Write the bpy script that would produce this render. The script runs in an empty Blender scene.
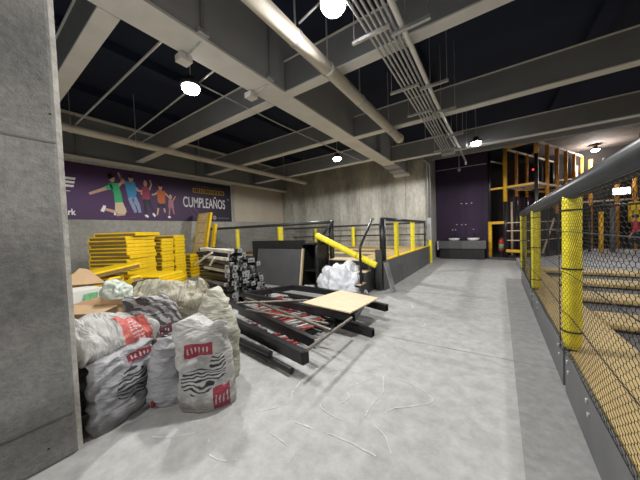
import bpy, bmesh, math, random
from mathutils import Vector, Matrix, Euler, noise

random.seed(7)
PI = math.pi
SC = bpy.context.scene
COL = SC.collection
R = math.radians

# ------------------------------------------------------------------ materials
def new_mat(name):
    m = bpy.data.materials.new(name); m.use_nodes = True
    nt = m.node_tree
    return m, nt, nt.nodes['Principled BSDF']

def N(nt, typ, **kw):
    n = nt.nodes.new(typ)
    for k, v in kw.items():
        setattr(n, k, v)
    return n

def mat(name, col, rough=0.6, metal=0.0, var=0.12, scale=6.0, bump=0.0, bscale=60.0, stretch=(1, 1, 1), spec=None):
    m, nt, b = new_mat(name)
    tc = N(nt, 'ShaderNodeTexCoord'); mp = N(nt, 'ShaderNodeMapping')
    mp.inputs['Scale'].default_value = stretch
    nt.links.new(tc.outputs['Object'], mp.inputs['Vector'])
    nz = N(nt, 'ShaderNodeTexNoise'); nz.inputs['Scale'].default_value = scale; nz.inputs['Detail'].default_value = 6
    nt.links.new(mp.outputs['Vector'], nz.inputs['Vector'])
    rp = N(nt, 'ShaderNodeValToRGB')
    rp.color_ramp.elements[0].position = 0.3; rp.color_ramp.elements[1].position = 0.7
    rp.color_ramp.elements[0].color = tuple(c * (1 - var) for c in col) + (1,)
    rp.color_ramp.elements[1].color = tuple(min(1, c * (1 + var)) for c in col) + (1,)
    nt.links.new(nz.outputs['Fac'], rp.inputs['Fac'])
    nt.links.new(rp.outputs['Color'], b.inputs['Base Color'])
    b.inputs['Roughness'].default_value = rough; b.inputs['Metallic'].default_value = metal
    if spec is not None: b.inputs['Specular IOR Level'].default_value = spec
    if bump > 0:
        n2 = N(nt, 'ShaderNodeTexNoise'); n2.inputs['Scale'].default_value = bscale; n2.inputs['Detail'].default_value = 5
        nt.links.new(mp.outputs['Vector'], n2.inputs['Vector'])
        bp = N(nt, 'ShaderNodeBump'); bp.inputs['Strength'].default_value = bump; bp.inputs['Distance'].default_value = 0.02
        nt.links.new(n2.outputs['Fac'], bp.inputs['Height']); nt.links.new(bp.outputs['Normal'], b.inputs['Normal'])
    return m

def srgb(r, g, b):
    f = lambda c: (c / 255 / 12.92) if c / 255 <= 0.04045 else ((c / 255 + 0.055) / 1.055) ** 2.4
    return (f(r), f(g), f(b))

def concrete(name, base, big=0.6, dark=0.55, streak=(1, 1, 1), holes=0.0, rough=0.85, bump=0.5, boards=0.0):
    """mottled concrete: large stains, fine grain, pores and (optionally) upright board marks"""
    m, nt, b = new_mat(name)
    tc = N(nt, 'ShaderNodeTexCoord'); mp = N(nt, 'ShaderNodeMapping'); mp.inputs['Scale'].default_value = streak
    nt.links.new(tc.outputs['Object'], mp.inputs['Vector'])
    n1 = N(nt, 'ShaderNodeTexNoise'); n1.inputs['Scale'].default_value = big; n1.inputs['Detail'].default_value = 8; n1.inputs['Roughness'].default_value = 0.65
    n2 = N(nt, 'ShaderNodeTexNoise'); n2.inputs['Scale'].default_value = big * 14; n2.inputs['Detail'].default_value = 8; n2.inputs['Roughness'].default_value = 0.7
    nt.links.new(mp.outputs['Vector'], n1.inputs['Vector']); nt.links.new(mp.outputs['Vector'], n2.inputs['Vector'])
    r1 = N(nt, 'ShaderNodeValToRGB'); r1.color_ramp.elements[0].position = 0.32; r1.color_ramp.elements[1].position = 0.68
    r1.color_ramp.elements[0].color = tuple(c * dark for c in base) + (1,); r1.color_ramp.elements[1].color = tuple(base) + (1,)
    nt.links.new(n1.outputs['Fac'], r1.inputs['Fac'])
    r2 = N(nt, 'ShaderNodeValToRGB'); r2.color_ramp.elements[0].position = 0.3; r2.color_ramp.elements[1].position = 0.7
    r2.color_ramp.elements[0].color = (0.72, 0.72, 0.72, 1); r2.color_ramp.elements[1].color = (1.12, 1.12, 1.1, 1)
    nt.links.new(n2.outputs['Fac'], r2.inputs['Fac'])
    mx = N(nt, 'ShaderNodeMix', data_type='RGBA', blend_type='MULTIPLY'); mx.inputs['Factor'].default_value = 1
    nt.links.new(r1.outputs['Color'], mx.inputs['A']); nt.links.new(r2.outputs['Color'], mx.inputs['B'])
    out = mx.outputs['Result']
    if holes > 0:
        vo = N(nt, 'ShaderNodeTexVoronoi'); vo.inputs['Scale'].default_value = 7
        nt.links.new(tc.outputs['Object'], vo.inputs['Vector'])
        lt = N(nt, 'ShaderNodeMath', operation='LESS_THAN'); lt.inputs[1].default_value = holes
        nt.links.new(vo.outputs['Distance'], lt.inputs[0])
        m2 = N(nt, 'ShaderNodeMix', data_type='RGBA'); m2.inputs['B'].default_value = (0.03, 0.03, 0.03, 1)
        nt.links.new(lt.outputs[0], m2.inputs['Factor']); nt.links.new(out, m2.inputs['A']); out = m2.outputs['Result']
    nt.links.new(out, b.inputs['Base Color'])
    b.inputs['Roughness'].default_value = rough
    b.inputs['Specular IOR Level'].default_value = 0.3
    bp = N(nt, 'ShaderNodeBump'); bp.inputs['Strength'].default_value = bump; bp.inputs['Distance'].default_value = 0.02
    nt.links.new(n2.outputs['Fac'], bp.inputs['Height']); nt.links.new(bp.outputs['Normal'], b.inputs['Normal'])
    return m

M = {}
M['floor'] = concrete('floor_concrete', (0.52, 0.52, 0.515), big=0.55, dark=0.84, rough=0.62, bump=0.15)
M['rail_shade'] = concrete('rail_shade_concrete', (0.36, 0.36, 0.36), big=0.8, dark=0.8, rough=0.7, bump=0.15)  # floor concrete darkened to stand for the shade of the railing
M['joint'] = mat('joint_fill', (0.16, 0.16, 0.15), 0.9, var=0.2)
M['chalk'] = mat('chalk', (0.70, 0.70, 0.69), 0.9, var=0.15, scale=30)
M['column'] = concrete('column_concrete', (0.30, 0.295, 0.285), big=1.6, dark=0.5, holes=0.045, bump=0.9)
M['edge_plaster'] = mat('edge_plaster', (0.5, 0.48, 0.44), 0.85, var=0.25, scale=12, bump=0.4)
M['backwall'] = concrete('board_marked_concrete', (0.62, 0.60, 0.54), big=0.9, dark=0.42, streak=(1.4, 1, 0.4), bump=0.8)
M['leftwall'] = concrete('grey_block_wall', (0.42, 0.41, 0.38), big=0.7, dark=0.7, bump=0.3)
M['beige'] = mat('beige_wall_paint', (0.42, 0.37, 0.30), 0.8, var=0.08, scale=1.5)
M['purple'] = mat('purple_wall_paint', (0.028, 0.012, 0.040), 0.75, var=0.18, scale=1.2)
M['darkwall'] = mat('dark_wall_paint', (0.030, 0.024, 0.022), 0.85, var=0.3, scale=0.8)
M['ceiling'] = mat('navy_ceiling_paint', (0.007, 0.013, 0.036), 0.85, var=0.3, scale=0.8)
M['slab'] = concrete('rough_slab', (0.26, 0.21, 0.185), big=1.4, dark=0.6, bump=1.0)
M['steel'] = mat('grey_beam_paint', (0.36, 0.362, 0.366), 0.6, var=0.07, scale=2)
M['web'] = mat('shaded_grey_web', (0.20, 0.207, 0.22), 0.65, var=0.08, scale=2)  # beam grey darkened, shade on the web faces put into the colour
M['flange'] = mat('bounce_lit_grey', (0.70, 0.695, 0.68), 0.55, var=0.08, scale=3)  # beam grey lightened, floor bounce on the undersides put into the colour
M['pvc'] = mat('cream_pipe', (0.62, 0.57, 0.49), 0.45, var=0.08, scale=3)
M['galv'] = mat('galvanised_steel', (0.55, 0.55, 0.56), 0.4, 0.55, var=0.15, scale=12)
M['lamp_body'] = mat('lamp_housing', (0.05, 0.05, 0.055), 0.5, 0.3)
M['yellow'] = mat('yellow_vinyl', (0.85, 0.56, 0.005), 0.5, var=0.10, scale=9, bump=0.12, bscale=20)
M['yellow_pad'] = mat('yellow_foam_pad', (0.86, 0.73, 0.025), 0.5, var=0.12, scale=14, bump=0.25, bscale=40)
M['plywood'] = mat('plywood_edge', (0.19, 0.125, 0.035), 0.7, var=0.3, scale=10, stretch=(1, 1, 9))
M['plyface'] = mat('plywood_face', (0.74, 0.60, 0.40), 0.6, var=0.10, scale=5, stretch=(1, 7, 1))
M['padback'] = mat('raw_pad_backing', (0.80, 0.60, 0.30), 0.7, var=0.22, scale=8, stretch=(1, 1, 3))
M['beige_pad'] = mat('tan_vinyl', (0.55, 0.40, 0.17), 0.5, var=0.10, scale=5, bump=0.08)
M['black'] = mat('black_paint', (0.020, 0.020, 0.022), 0.36, 0.1, var=0.3, scale=12)
M['black_matte'] = mat('black_matte', (0.013, 0.013, 0.014), 0.8, var=0.3, scale=5)
M['charcoal'] = mat('charcoal_panel', (0.055, 0.056, 0.060), 0.55, var=0.18, scale=4)
M['greymat'] = mat('grey_mat_vinyl', (0.085, 0.087, 0.095), 0.6, var=0.10, scale=3)
M['kick'] = mat('dark_grey_kick_plate', (0.12, 0.122, 0.128), 0.45, 0.05, var=0.15, scale=4)
M['foam'] = mat('black_foam_tube', (0.035, 0.038, 0.043), 0.33, var=0.15, scale=10)
M['net'] = mat('black_net_cord', (0.010, 0.009, 0.008), 0.85, var=0.1)
M['plank'] = mat('pale_grey_plank', (0.26, 0.265, 0.275), 0.6, var=0.1, scale=4)
M['bed'] = mat('trampoline_bed', (0.10, 0.10, 0.105), 0.6, var=0.15, scale=8)
M['court'] = mat('light_grey_court_mat', (0.34, 0.34, 0.35), 0.6, var=0.12, scale=4)
M['plate'] = mat('grey_end_plate', (0.42, 0.425, 0.43), 0.4, 0.4, var=0.2, scale=20)
M['tube_light'] = mat('pale_worn_tube', (0.58, 0.55, 0.47), 0.5, var=0.2, scale=12)
M['red'] = mat('red_oxide_steel', (0.36, 0.055, 0.045), 0.5, 0.1, var=0.25, scale=14)
M['pale_bar'] = mat('pale_steel_bar', (0.46, 0.44, 0.43), 0.45, 0.2, var=0.25, scale=14)
M['rod'] = mat('brown_steel_rod', (0.17, 0.15, 0.13), 0.45, 0.4, var=0.2, scale=14)
M['cardboard'] = mat('cardboard', (0.56, 0.38, 0.22), 0.8, var=0.08, scale=4)
M['carton'] = mat('white_carton', (0.70, 0.70, 0.66), 0.6, var=0.05)
M['green_print'] = mat('green_print', (0.16, 0.42, 0.20), 0.6, var=0.3, scale=30)
M['sheet'] = mat('white_plastic_sheet', (0.74, 0.77, 0.82), 0.38, var=0.12, scale=7, bump=0.5, bscale=18)
M['orange'] = mat('orange_foam', (0.62, 0.27, 0.03), 0.55, var=0.25, scale=6)
M['amber'] = mat('amber_foam', (0.72, 0.40, 0.02), 0.5, var=0.15, scale=6)
M['pale_rail'] = mat('pale_wood_rail', (0.66, 0.52, 0.38), 0.55, var=0.2, scale=6)
M['porcelain'] = mat('white_porcelain', (0.82, 0.82, 0.80), 0.15, var=0.02)
M['granite'] = mat('grey_granite', (0.11, 0.11, 0.115), 0.35, var=0.5, scale=40)
M['extred'] = mat('red_enamel', (0.45, 0.03, 0.025), 0.3, var=0.05)
M['extgreen'] = mat('green_label', (0.22, 0.32, 0.16), 0.5, var=0.1)
M['skin'] = mat('skin', (0.50, 0.30, 0.21), 0.55, var=0.05)
M['hair'] = mat('dark_hair', (0.02, 0.015, 0.012), 0.5, var=0.2)
M['red_cloth'] = mat('red_cloth', (0.46, 0.035, 0.06), 0.8, var=0.12)
M['black_cloth'] = mat('black_cloth', (0.015, 0.015, 0.018), 0.8, var=0.12)
M['shoe'] = mat('white_shoe', (0.6, 0.6, 0.6), 0.6, var=0.05)

def flat(name, col, rough=0.6):
    return mat(name, col, rough, var=0.04)

def emit(name, col, s):
    m, nt, b = new_mat(name)
    b.inputs['Base Color'].default_value = tuple(col) + (1,)
    b.inputs['Emission Color'].default_value = tuple(col) + (1,); b.inputs['Emission Strength'].default_value = s
    return m
M['lens'] = emit('lit_lens', (1.0, 0.98, 0.94), 30.0)

# ------------------------------------------------------------------ mesh builder
class MB:
    def __init__(s): s.v = []; s.f = []
    def add(s, vs, fs):
        o = len(s.v); s.v += [Vector(v) for v in vs]; s.f += [tuple(i + o for i in f) for f in fs]; return s
    def box(s, c, d, rot=None):
        hx, hy, hz = d[0] / 2, d[1] / 2, d[2] / 2
        vs = [Vector((x * hx, y * hy, z * hz)) for z in (-1, 1) for y in (-1, 1) for x in (-1, 1)]
        if rot is not None: vs = [rot @ v for v in vs]
        c = Vector(c)
        return s.add([v + c for v in vs], [(0, 2, 3, 1), (4, 5, 7, 6), (0, 1, 5, 4), (2, 6, 7, 3), (0, 4, 6, 2), (1, 3, 7, 5)])
    def bx(s, x0, x1, y0, y1, z0, z1):
        return s.box(((x0 + x1) / 2, (y0 + y1) / 2, (z0 + z1) / 2), (x1 - x0, y1 - y0, z1 - z0))
    @staticmethod
    def frame(p, q, up=None):
        z = (Vector(q) - Vector(p)).normalized()
        u = Vector(up) if up else (Vector((0, 0, 1)) if abs(z.z) < 0.95 else Vector((0, 1, 0)))
        x = u.cross(z).normalized(); y = z.cross(x)
        return x, y, z
    def bar(s, p, q, w, h, up=None):
        p, q = Vector(p), Vector(q); x, y, z = MB.frame(p, q, up)
        vs = []
        for e in (p, q):
            for (a, b) in ((-1, -1), (1, -1), (1, 1), (-1, 1)): vs.append(e + x * a * w / 2 + y * b * h / 2)
        return s.add(vs, [(3, 2, 1, 0), (4, 5, 6, 7), (0, 1, 5, 4), (1, 2, 6, 5), (2, 3, 7, 6), (3, 0, 4, 7)])
    def tube(s, pts, r, n=12, cap=True):
        pts = [Vector(p) for p in pts]; rings = []
        rr = r if isinstance(r, (list, tuple)) else [r] * len(pts)
        px = None
        for i, p in enumerate(pts):
            a = pts[max(i - 1, 0)]; b = pts[min(i + 1, len(pts) - 1)]
            x, y, z = MB.frame(a, b)
            if px is not None:
                x = (px - z * px.dot(z)).normalized(); y = z.cross(x)
            px = x
            rings.append([p + x * math.cos(2 * PI * k / n) * rr[i] + y * math.sin(2 * PI * k / n) * rr[i] for k in range(n)])
        vs = [v for g in rings for v in g]; fs = []
        for i in range(len(pts) - 1):
            for k in range(n):
                k2 = (k + 1) % n
                fs.append((i * n + k, i * n + k2, (i + 1) * n + k2, (i + 1) * n + k))
        if cap:
            fs.append(tuple(range(n - 1, -1, -1))); fs.append(tuple((len(pts) - 1) * n + k for k in range(n)))
        return s.add(vs, fs)
    def lathe(s, prof, c=(0, 0, 0), n=24):
        c = Vector(c); vs = []; fs = []
        for (r, z) in prof:
            for k in range(n): vs.append(c + Vector((r * math.cos(2 * PI * k / n), r * math.sin(2 * PI * k / n), z)))
        for i in range(len(prof) - 1):
            for k in range(n):
                k2 = (k + 1) % n; fs.append((i * n + k, i * n + k2, (i + 1) * n + k2, (i + 1) * n + k))
        fs.append(tuple(range(n - 1, -1, -1))); fs.append(tuple((len(prof) - 1) * n + k for k in range(n)))
        return s.add(vs, fs)
    def prism(s, poly, o, u, v, d):
        """polygon (a,b) in the plane o + a*u + b*v, pushed by vector d"""
        o, u, v, d = map(Vector, (o, u, v, d)); n = len(poly)
        vs = [o + u * a + v * b for a, b in poly]; vs += [p + d for p in vs]
        fs = [tuple(range(n)), tuple(range(2 * n - 1, n - 1, -1))] + [(i, i + n, (i + 1) % n + n, (i + 1) % n) for i in range(n)]
        return s.add(vs, fs)
    def build(s, name, m, parent=None, bevel=0.0, smooth=False, local=False, segs=2):
        me = bpy.data.meshes.new(name)
        off = Vector((0, 0, 0))
        if parent is not None and not local:
            p = parent
            while p is not None: off += p.location; p = p.parent
        me.from_pydata([tuple(v - off) for v in s.v], [], s.f)
        bm = bmesh.new(); bm.from_mesh(me); bmesh.ops.recalc_face_normals(bm, faces=bm.faces)
        if bevel > 0: bmesh.ops.bevel(bm, geom=list(bm.edges), offset=bevel, segments=segs, affect='EDGES', profile=0.5, clamp_overlap=True)
        bm.to_mesh(me); bm.free()
        if smooth:
            for p in me.polygons: p.use_smooth = True
        me.materials.append(M[m] if isinstance(m, str) else m)
        o = bpy.data.objects.new(name, me); COL.objects.link(o)
        if parent is not None: o.parent = parent
        return o

def tag(o, label=None, cat=None, group=None, kind=None):
    if label: o['label'] = label
    if cat: o['category'] = cat
    if group: o['group'] = group
    if kind: o['kind'] = kind
    return o

def thing(name, label, cat, loc=(0, 0, 0), group=None, rz=0.0):
    o = bpy.data.objects.new(name, None); COL.objects.link(o); o.empty_display_size = 0.1
    o.location = loc; o.rotation_euler = (0, 0, rz)
    return tag(o, label, cat, group)

def struct(o, label=None):
    o['kind'] = 'structure'
    if label: o['label'] = label
    return o

def kids(o): return [c for c in bpy.data.objects if c.parent == o]
def copy_tree(o, parent=None):
    c = o.copy(); COL.objects.link(c)
    if parent is not None: c.parent = parent
    for ch in kids(o): copy_tree(ch, c)
    return c

def ribbon(mb, pts, w, z):
    """flat painted / chalk line lying on the floor"""
    P = [Vector((p[0], p[1], 0)) for p in pts]
    Q = []
    for i in range(len(P) - 1):
        p0 = P[max(i - 1, 0)]; p1 = P[i]; p2 = P[i + 1]; p3 = P[min(i + 2, len(P) - 1)]
        for k in range(6):
            t = k / 6
            Q.append(0.5 * ((2 * p1) + (p2 - p0) * t + (2 * p0 - 5 * p1 + 4 * p2 - p3) * t * t + (3 * p1 - p0 - 3 * p2 + p3) * t ** 3))
    Q.append(P[-1]); vs = []; fs = []
    for i, q in enumerate(Q):
        d = (Q[min(i + 1, len(Q) - 1)] - Q[max(i - 1, 0)]).normalized(); n = Vector((-d.y, d.x, 0))
        ww = w * (0.30 + 0.85 * abs(noise.noise(Vector((q.x * 9, q.y * 9, 3)))))
        j = n * 0.012 * noise.noise(Vector((q.x * 14, q.y * 14, 7)))
        vs += [q + j + n * ww / 2 + Vector((0, 0, z)), q + j - n * ww / 2 + Vector((0, 0, z))]
    for i in range(len(Q) - 1):
        if z > .0025 and noise.noise(Vector((Q[i].x * 6, Q[i].y * 6, 21))) < -.22: continue
        fs.append((2 * i, 2 * i + 1, 2 * i + 3, 2 * i + 2))
    mb.add(vs, fs)

# ------------------------------------------------------------------ the room
XL, YB, YP = -9.7, 10.9, 12.9
floor = struct(MB().bx(-10, 9.2, -7.2, 17.2, -0.2, 0).build('floor', 'floor'), 'grey worn concrete floor')
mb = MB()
mb.add([(0.02, -3, .002), (0.46, -3, .002), (0.68, 8.2, .002), (0.32, 8.2, .002)], [(0, 1, 2, 3)])  # shade beside the railing, painted as a darker strip on the floor
mb.build('rail_shade_strip', 'rail_shade', floor)
mb = MB()
ribbon(mb, [(-1.75, 3.1), (-0.8, 3.15), (0.55, 3.2)], 0.012, 0.0024)
ribbon(mb, [(-2.0, 5.6), (-0.8, 5.75), (0.62, 5.8)], 0.016, 0.0024)
ribbon(mb, [(-2.0, 8.3), (-0.8, 8.35), (0.66, 8.4)], 0.016, 0.0024)
mb.build('floor_joint', 'joint', floor)
chalk = [
    ([(-1.50, 1.85), (-1.45, 1.62), (-1.39, 1.50), (-1.47, 1.36), (-1.56, 1.25)], .012),
    ([(-1.50, 1.86), (-1.40, 2.0), (-1.27, 2.13), (-1.1, 2.2), (-0.9, 2.24)], .010),
    ([(-0.87, 2.25), (-1.04, 1.98), (-1.06, 1.88), (-0.99, 1.80), (-1.03, 1.70), (-1.14, 1.66), (-1.15, 1.60), (-1.04, 1.56), (-0.92, 1.56)], .013),
    ([(-0.86, 2.25), (-0.78, 2.0), (-0.80, 1.8), (-0.80, 1.64), (-0.88, 1.62)], .010),
    ([(-0.74, 2.28), (-0.58, 2.26), (-0.43, 2.17), (-0.41, 2.09), (-0.55, 1.95), (-0.66, 1.84), (-0.70, 1.70)], .011),
    ([(-1.22, 1.36), (-1.06, 1.38), (-0.85, 1.41), (-0.72, 1.41), (-0.60, 1.40)], .017),
    ([(-0.70, 1.64), (-0.60, 1.58), (-0.54, 1.5), (-0.52, 1.42)], .010),
    ([(-1.30, 1.19), (-1.16, 1.18), (-1.05, 1.16), (-1.03, 1.08)], .010),
    ([(-1.62, 0.93), (-1.52, 0.86), (-1.40, 0.87), (-1.32, 0.93)], .014),
    ([(-1.05, 0.92), (-0.98, 0.95), (-0.94, 0.90)], .010),
    ([(-1.98, 0.72), (-1.85, 0.80), (-1.76, 0.90)], .010),
    ([(-1.3, 4.3), (-1.15, 4.5), (-1.25, 4.75), (-1.5, 4.85)], .03), ([(-1.45, 3.9), (-1.2, 3.85), (-0.95, 4.0)], .025),
    ([(-1.1, 3.5), (-0.95, 3.55), (-0.8, 3.75), (-0.85, 3.95)], .02), ([(-1.6, 5.0), (-1.4, 5.15), (-1.2, 5.05)], .03),
]
mb = MB()
for pts, w in chalk: ribbon(mb, pts, w, 0.003)
tag(mb.build('chalk_marking', 'chalk', floor), 'white chalk scribbles')

struct(MB().bx(-10, 9.2, -7.2, 17.2, 4.9, 5.1).build('ceiling', 'ceiling'), 'dark navy painted ceiling')
struct(MB().bx(1.7, 9.0, 11.9, 16.9, 4.78, 4.9).build('ceiling_slab', 'slab'), 'rough brown concrete ceiling slab over the play area')
wl = struct(MB().bx(-10, XL, -7.2, YB, 0, 4.9).build('wall_left', 'leftwall'), 'grey block wall behind the banner')
tag(MB().bx(XL, XL + .02, 7.3, 10.85, 2.02, 3.75).build('beige_panel', 'beige', wl), 'beige painted band')
wb = struct(MB().bx(-10, -2.1, YB, 13.2, 0, 4.9).build('wall_back', 'backwall'), 'board marked concrete wall behind the raised deck')
struct(MB().bx(-9.72, -8.9, YB - .35, YB, 0, 4.9).build('wall_pier', 'backwall'), 'concrete pier in the far corner')
mb = MB()
for k, x in enumerate([-8.4, -7.3, -6.2, -5.1, -4.0, -2.95]):
    mb.bx(x - .006, x + .006, YB - .006, YB, 0.7, 3.9)
mb.build('board_seam', 'joint', wb)
struct(MB().bx(-2.1, -0.05, YP, 13.2, 0, 4.9).build('wall_far', 'purple'), 'dark purple wall behind the washbasins')
struct(MB().bx(-0.2, -0.05, 13.2, 17, 0, 4.9).build('wall_passage', 'darkwall'), 'dark wall beside the play tower')
struct(MB().bx(-0.2, 9.2, 16.9, 17.2, 0, 4.9).build('wall_rear', 'darkwall'), 'dark brown wall at the back of the play area')
struct(MB().bx(9.0, 9.2, -7.2, 17, 0, 4.9).build('wall_right', 'darkwall'), 'dark wall on the court side')
struct(MB().bx(-10, 9.2, -7.4, -7.2, 0, 4.9).build('wall_near', 'leftwall'), 'grey wall facing the purple wall')

# concrete column at the picture's left edge
col = struct(MB().bx(-3.1, -2.27, -0.55, 0.40, 0, 4.9).build('concrete_column', 'column', bevel=0.02), 'rough grey concrete column beside the sacks')
mb = MB(); mb.bx(-3.08, -2.29, 0.40, 0.425, 0, 4.9); mb.build('edge_plaster', 'edge_plaster', col)
mb = MB()
for z in (0.28, 2.02): mb.bx(-2.271, -2.266, -0.54, 0.39, z, z + 0.012)
mb.build('pour_line', 'joint', col)

# ------------------------------------------------------------------ beams
def ibeam(name, p, q, zb, zt, wf, tf, label, tw=0.10, stiff=()):
    p, q = Vector((p[0], p[1], 0)), Vector((q[0], q[1], 0)); d = (q - p).normalized()
    up = Vector((0, 0, 1)); mbw = MB()
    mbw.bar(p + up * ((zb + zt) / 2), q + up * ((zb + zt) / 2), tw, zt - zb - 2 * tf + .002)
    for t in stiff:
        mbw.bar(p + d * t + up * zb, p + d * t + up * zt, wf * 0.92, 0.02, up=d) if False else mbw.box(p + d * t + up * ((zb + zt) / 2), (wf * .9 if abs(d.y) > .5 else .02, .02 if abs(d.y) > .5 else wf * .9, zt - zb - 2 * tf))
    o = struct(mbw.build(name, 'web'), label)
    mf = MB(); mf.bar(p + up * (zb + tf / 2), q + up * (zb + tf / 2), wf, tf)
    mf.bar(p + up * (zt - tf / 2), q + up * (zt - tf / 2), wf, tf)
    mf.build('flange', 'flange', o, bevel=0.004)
    return o

# main girder: web with cased sides, wide bottom flange
mb = MB(); mb.bx(-3.18, -3.07, -7, YB, 3.87, 4.9)
g = struct(mb.build('ceiling_girder', 'steel'), 'large grey steel girder running from the near wall to the concrete wall')
MB().bx(-3.35, -2.9, -7, 9.4, 3.83, 3.87).build('flange', 'flange', g, bevel=.005)
MB().bx(-3.33, -2.92, -7, 7.25, 3.872, 4.88).build('casing', 'steel', g, bevel=.01)
MB().bx(-3.33, -2.92, 8.0, 9.35, 3.872, 4.88).build('casing', 'steel', g, bevel=.01)
MB().bx(-3.38, -2.86, 9.4, 10.0, 3.80, 4.88).build('end_plate', 'steel', g, bevel=.01)
MB().bx(-3.36, -2.80, 10.02, 10.5, 3.72, 4.88).build('end_plate', 'steel', g, bevel=.01)
MB().bx(-3.34, -2.72, 10.5, 10.9, 3.62, 3.72).build('bearing_plate', 'flange', g, bevel=.01)
# left wall girder
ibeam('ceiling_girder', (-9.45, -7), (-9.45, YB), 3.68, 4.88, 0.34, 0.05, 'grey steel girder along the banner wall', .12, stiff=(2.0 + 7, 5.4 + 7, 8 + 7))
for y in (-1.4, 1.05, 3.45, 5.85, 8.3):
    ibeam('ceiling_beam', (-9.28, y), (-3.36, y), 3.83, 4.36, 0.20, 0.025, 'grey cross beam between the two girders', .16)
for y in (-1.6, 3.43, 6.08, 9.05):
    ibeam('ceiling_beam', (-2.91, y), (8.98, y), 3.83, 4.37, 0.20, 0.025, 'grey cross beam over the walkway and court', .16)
# dark secondary joists up in the navy void
for x in (-7.6, -5.6, -1.2, 1.6, 4.2):
    struct(MB().bx(x - .12, x + .12, -7, 11.5, 4.72, 4.9).build('ceiling_joist', 'ceiling'), 'dark joist under the navy ceiling')
# edge lintel over the purple wall
struct(MB().bx(-2.1, 8.98, 11.75, 11.95, 4.35, 4.9).build('ceiling_beam', 'steel'), 'grey edge beam before the play tower')

# ------------------------------------------------------------------ pipes
DPX, DPZ = -1.85, 3.67
t = thing('drain_pipe', 'fat cream drain pipe hung beside the main girder', 'pipe', (DPX, 4, DPZ))
MB().tube([(DPX, -6.8, DPZ), (DPX, 6.35, DPZ)], 0.092, 24).build('pipe_barrel', 'pvc', t, smooth=True)
MB().tube([(DPX, 6.28, DPZ), (DPX, 6.42, DPZ)], 0.108, 24).build('end_socket', 'pvc', t, smooth=False)
for y in (1.15, 2.35, 3.05, 4.1, 5.6):
    mb = MB(); mb.tube([(DPX, y - .02, DPZ), (DPX, y + .02, DPZ)], 0.10, 24); mb.tube([(DPX, y, DPZ + .09), (DPX, y, 4.9)], .012, 8)
    mb.build('hanger', 'galv', t)
WPX, WPZ = -7.1, 3.71
t = thing('wall_pipe', 'cream pipe running high along the banner wall', 'pipe', (WPX, 4, WPZ))
MB().tube([(WPX, -6.8, WPZ), (WPX, 9.35, WPZ)], 0.078, 20).build('pipe_barrel', 'pvc', t, smooth=True)
for y in (1.45, 2.6, 4.2, 6.6, 7.9, 9.3):
    mb = MB(); mb.tube([(WPX, y - .02, WPZ), (WPX, y + .02, WPZ)], 0.088, 20); mb.tube([(WPX, y, WPZ + .08), (WPX, y, 4.9)], .007, 8)
    mb.build('hanger', 'galv', t)

CZ = 3.72
for k, nm in enumerate(['nearest the drain pipe', 'second from the drain pipe', 'in the middle', 'second from the white pipe', 'nearest the white pipe']):
    x = -1.15 + k * 0.058
    pts = [(x, -6.5, CZ), (x - .02, 8.3 - .04 * k, CZ), (x - .02, 8.7 - .04 * k, CZ + .02)]
    tag(MB().tube(pts, 0.0145, 10).build('conduit', 'galv', smooth=True), 'galvanised conduit on the trapeze hangers, the one ' + nm, 'conduit', 'conduits on the trapeze hangers')
t = thing('service_pipe', 'white service pipe next to the conduit row', 'pipe', (-0.8, 4, CZ))
MB().tube([(-0.82, -6.5, CZ), (-0.80, 5, CZ), (-0.68, 10.3, CZ)], 0.032, 14).build('pipe_barrel', 'porcelain', t, smooth=True)
MB().tube([(-0.68, 10.28, CZ), (-0.68, 10.32, CZ - .12)], 0.03, 12).build('drop_end', 'porcelain', t, smooth=True)
for y in (0.42, 2.97, 4.37, 5.42, 7.02, 8.32): MB().tube([(-0.76, y, CZ), (-0.76, y, 4.9)], .006, 6).build('hanger_rod', 'galv', t)
MB().tube([(-0.91, -6.5, CZ + .05), (-0.89, 6.0, CZ + .05), (-0.82, 8.4, CZ + .05)], 0.02, 8).build('side_conduit', 'galv', t, smooth=True)
for i, y in enumerate((0.3, 2.85, 4.25, 5.3, 6.9, 8.2)):
    t = thing('trapeze_hanger', ['channel hanger behind the camera', 'channel hanger with the lamp beside it', 'second channel hanger along the conduit row', 'third channel hanger along the conduit row', 'fourth channel hanger along the conduit row', 'last channel hanger before the purple wall'][i], 'hanger', (-1.0, y, CZ), 'trapeze hangers')
    MB().bx(-1.36, -0.90, y - .018, y + .018, CZ - .058, CZ - .020).build('channel', 'galv', t)
    MB().bx(-0.92, -0.50, y + .10, y + .136, CZ - .082, CZ - .042).build('channel', 'galv', t)
    for x, dy in ((-1.34, 0), (-0.52, .118)):
        MB().tube([(x, y + dy, CZ - .06), (x, y + dy, 4.9)], .006, 6).build('threaded_rod', 'galv', t)
tag(MB().bx(-1.22, -0.86, 8.55, 8.85, 3.66, 3.80).build('cable_box', 'steel', bevel=.01), 'grey pull box where the conduit row ends', 'box')

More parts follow.
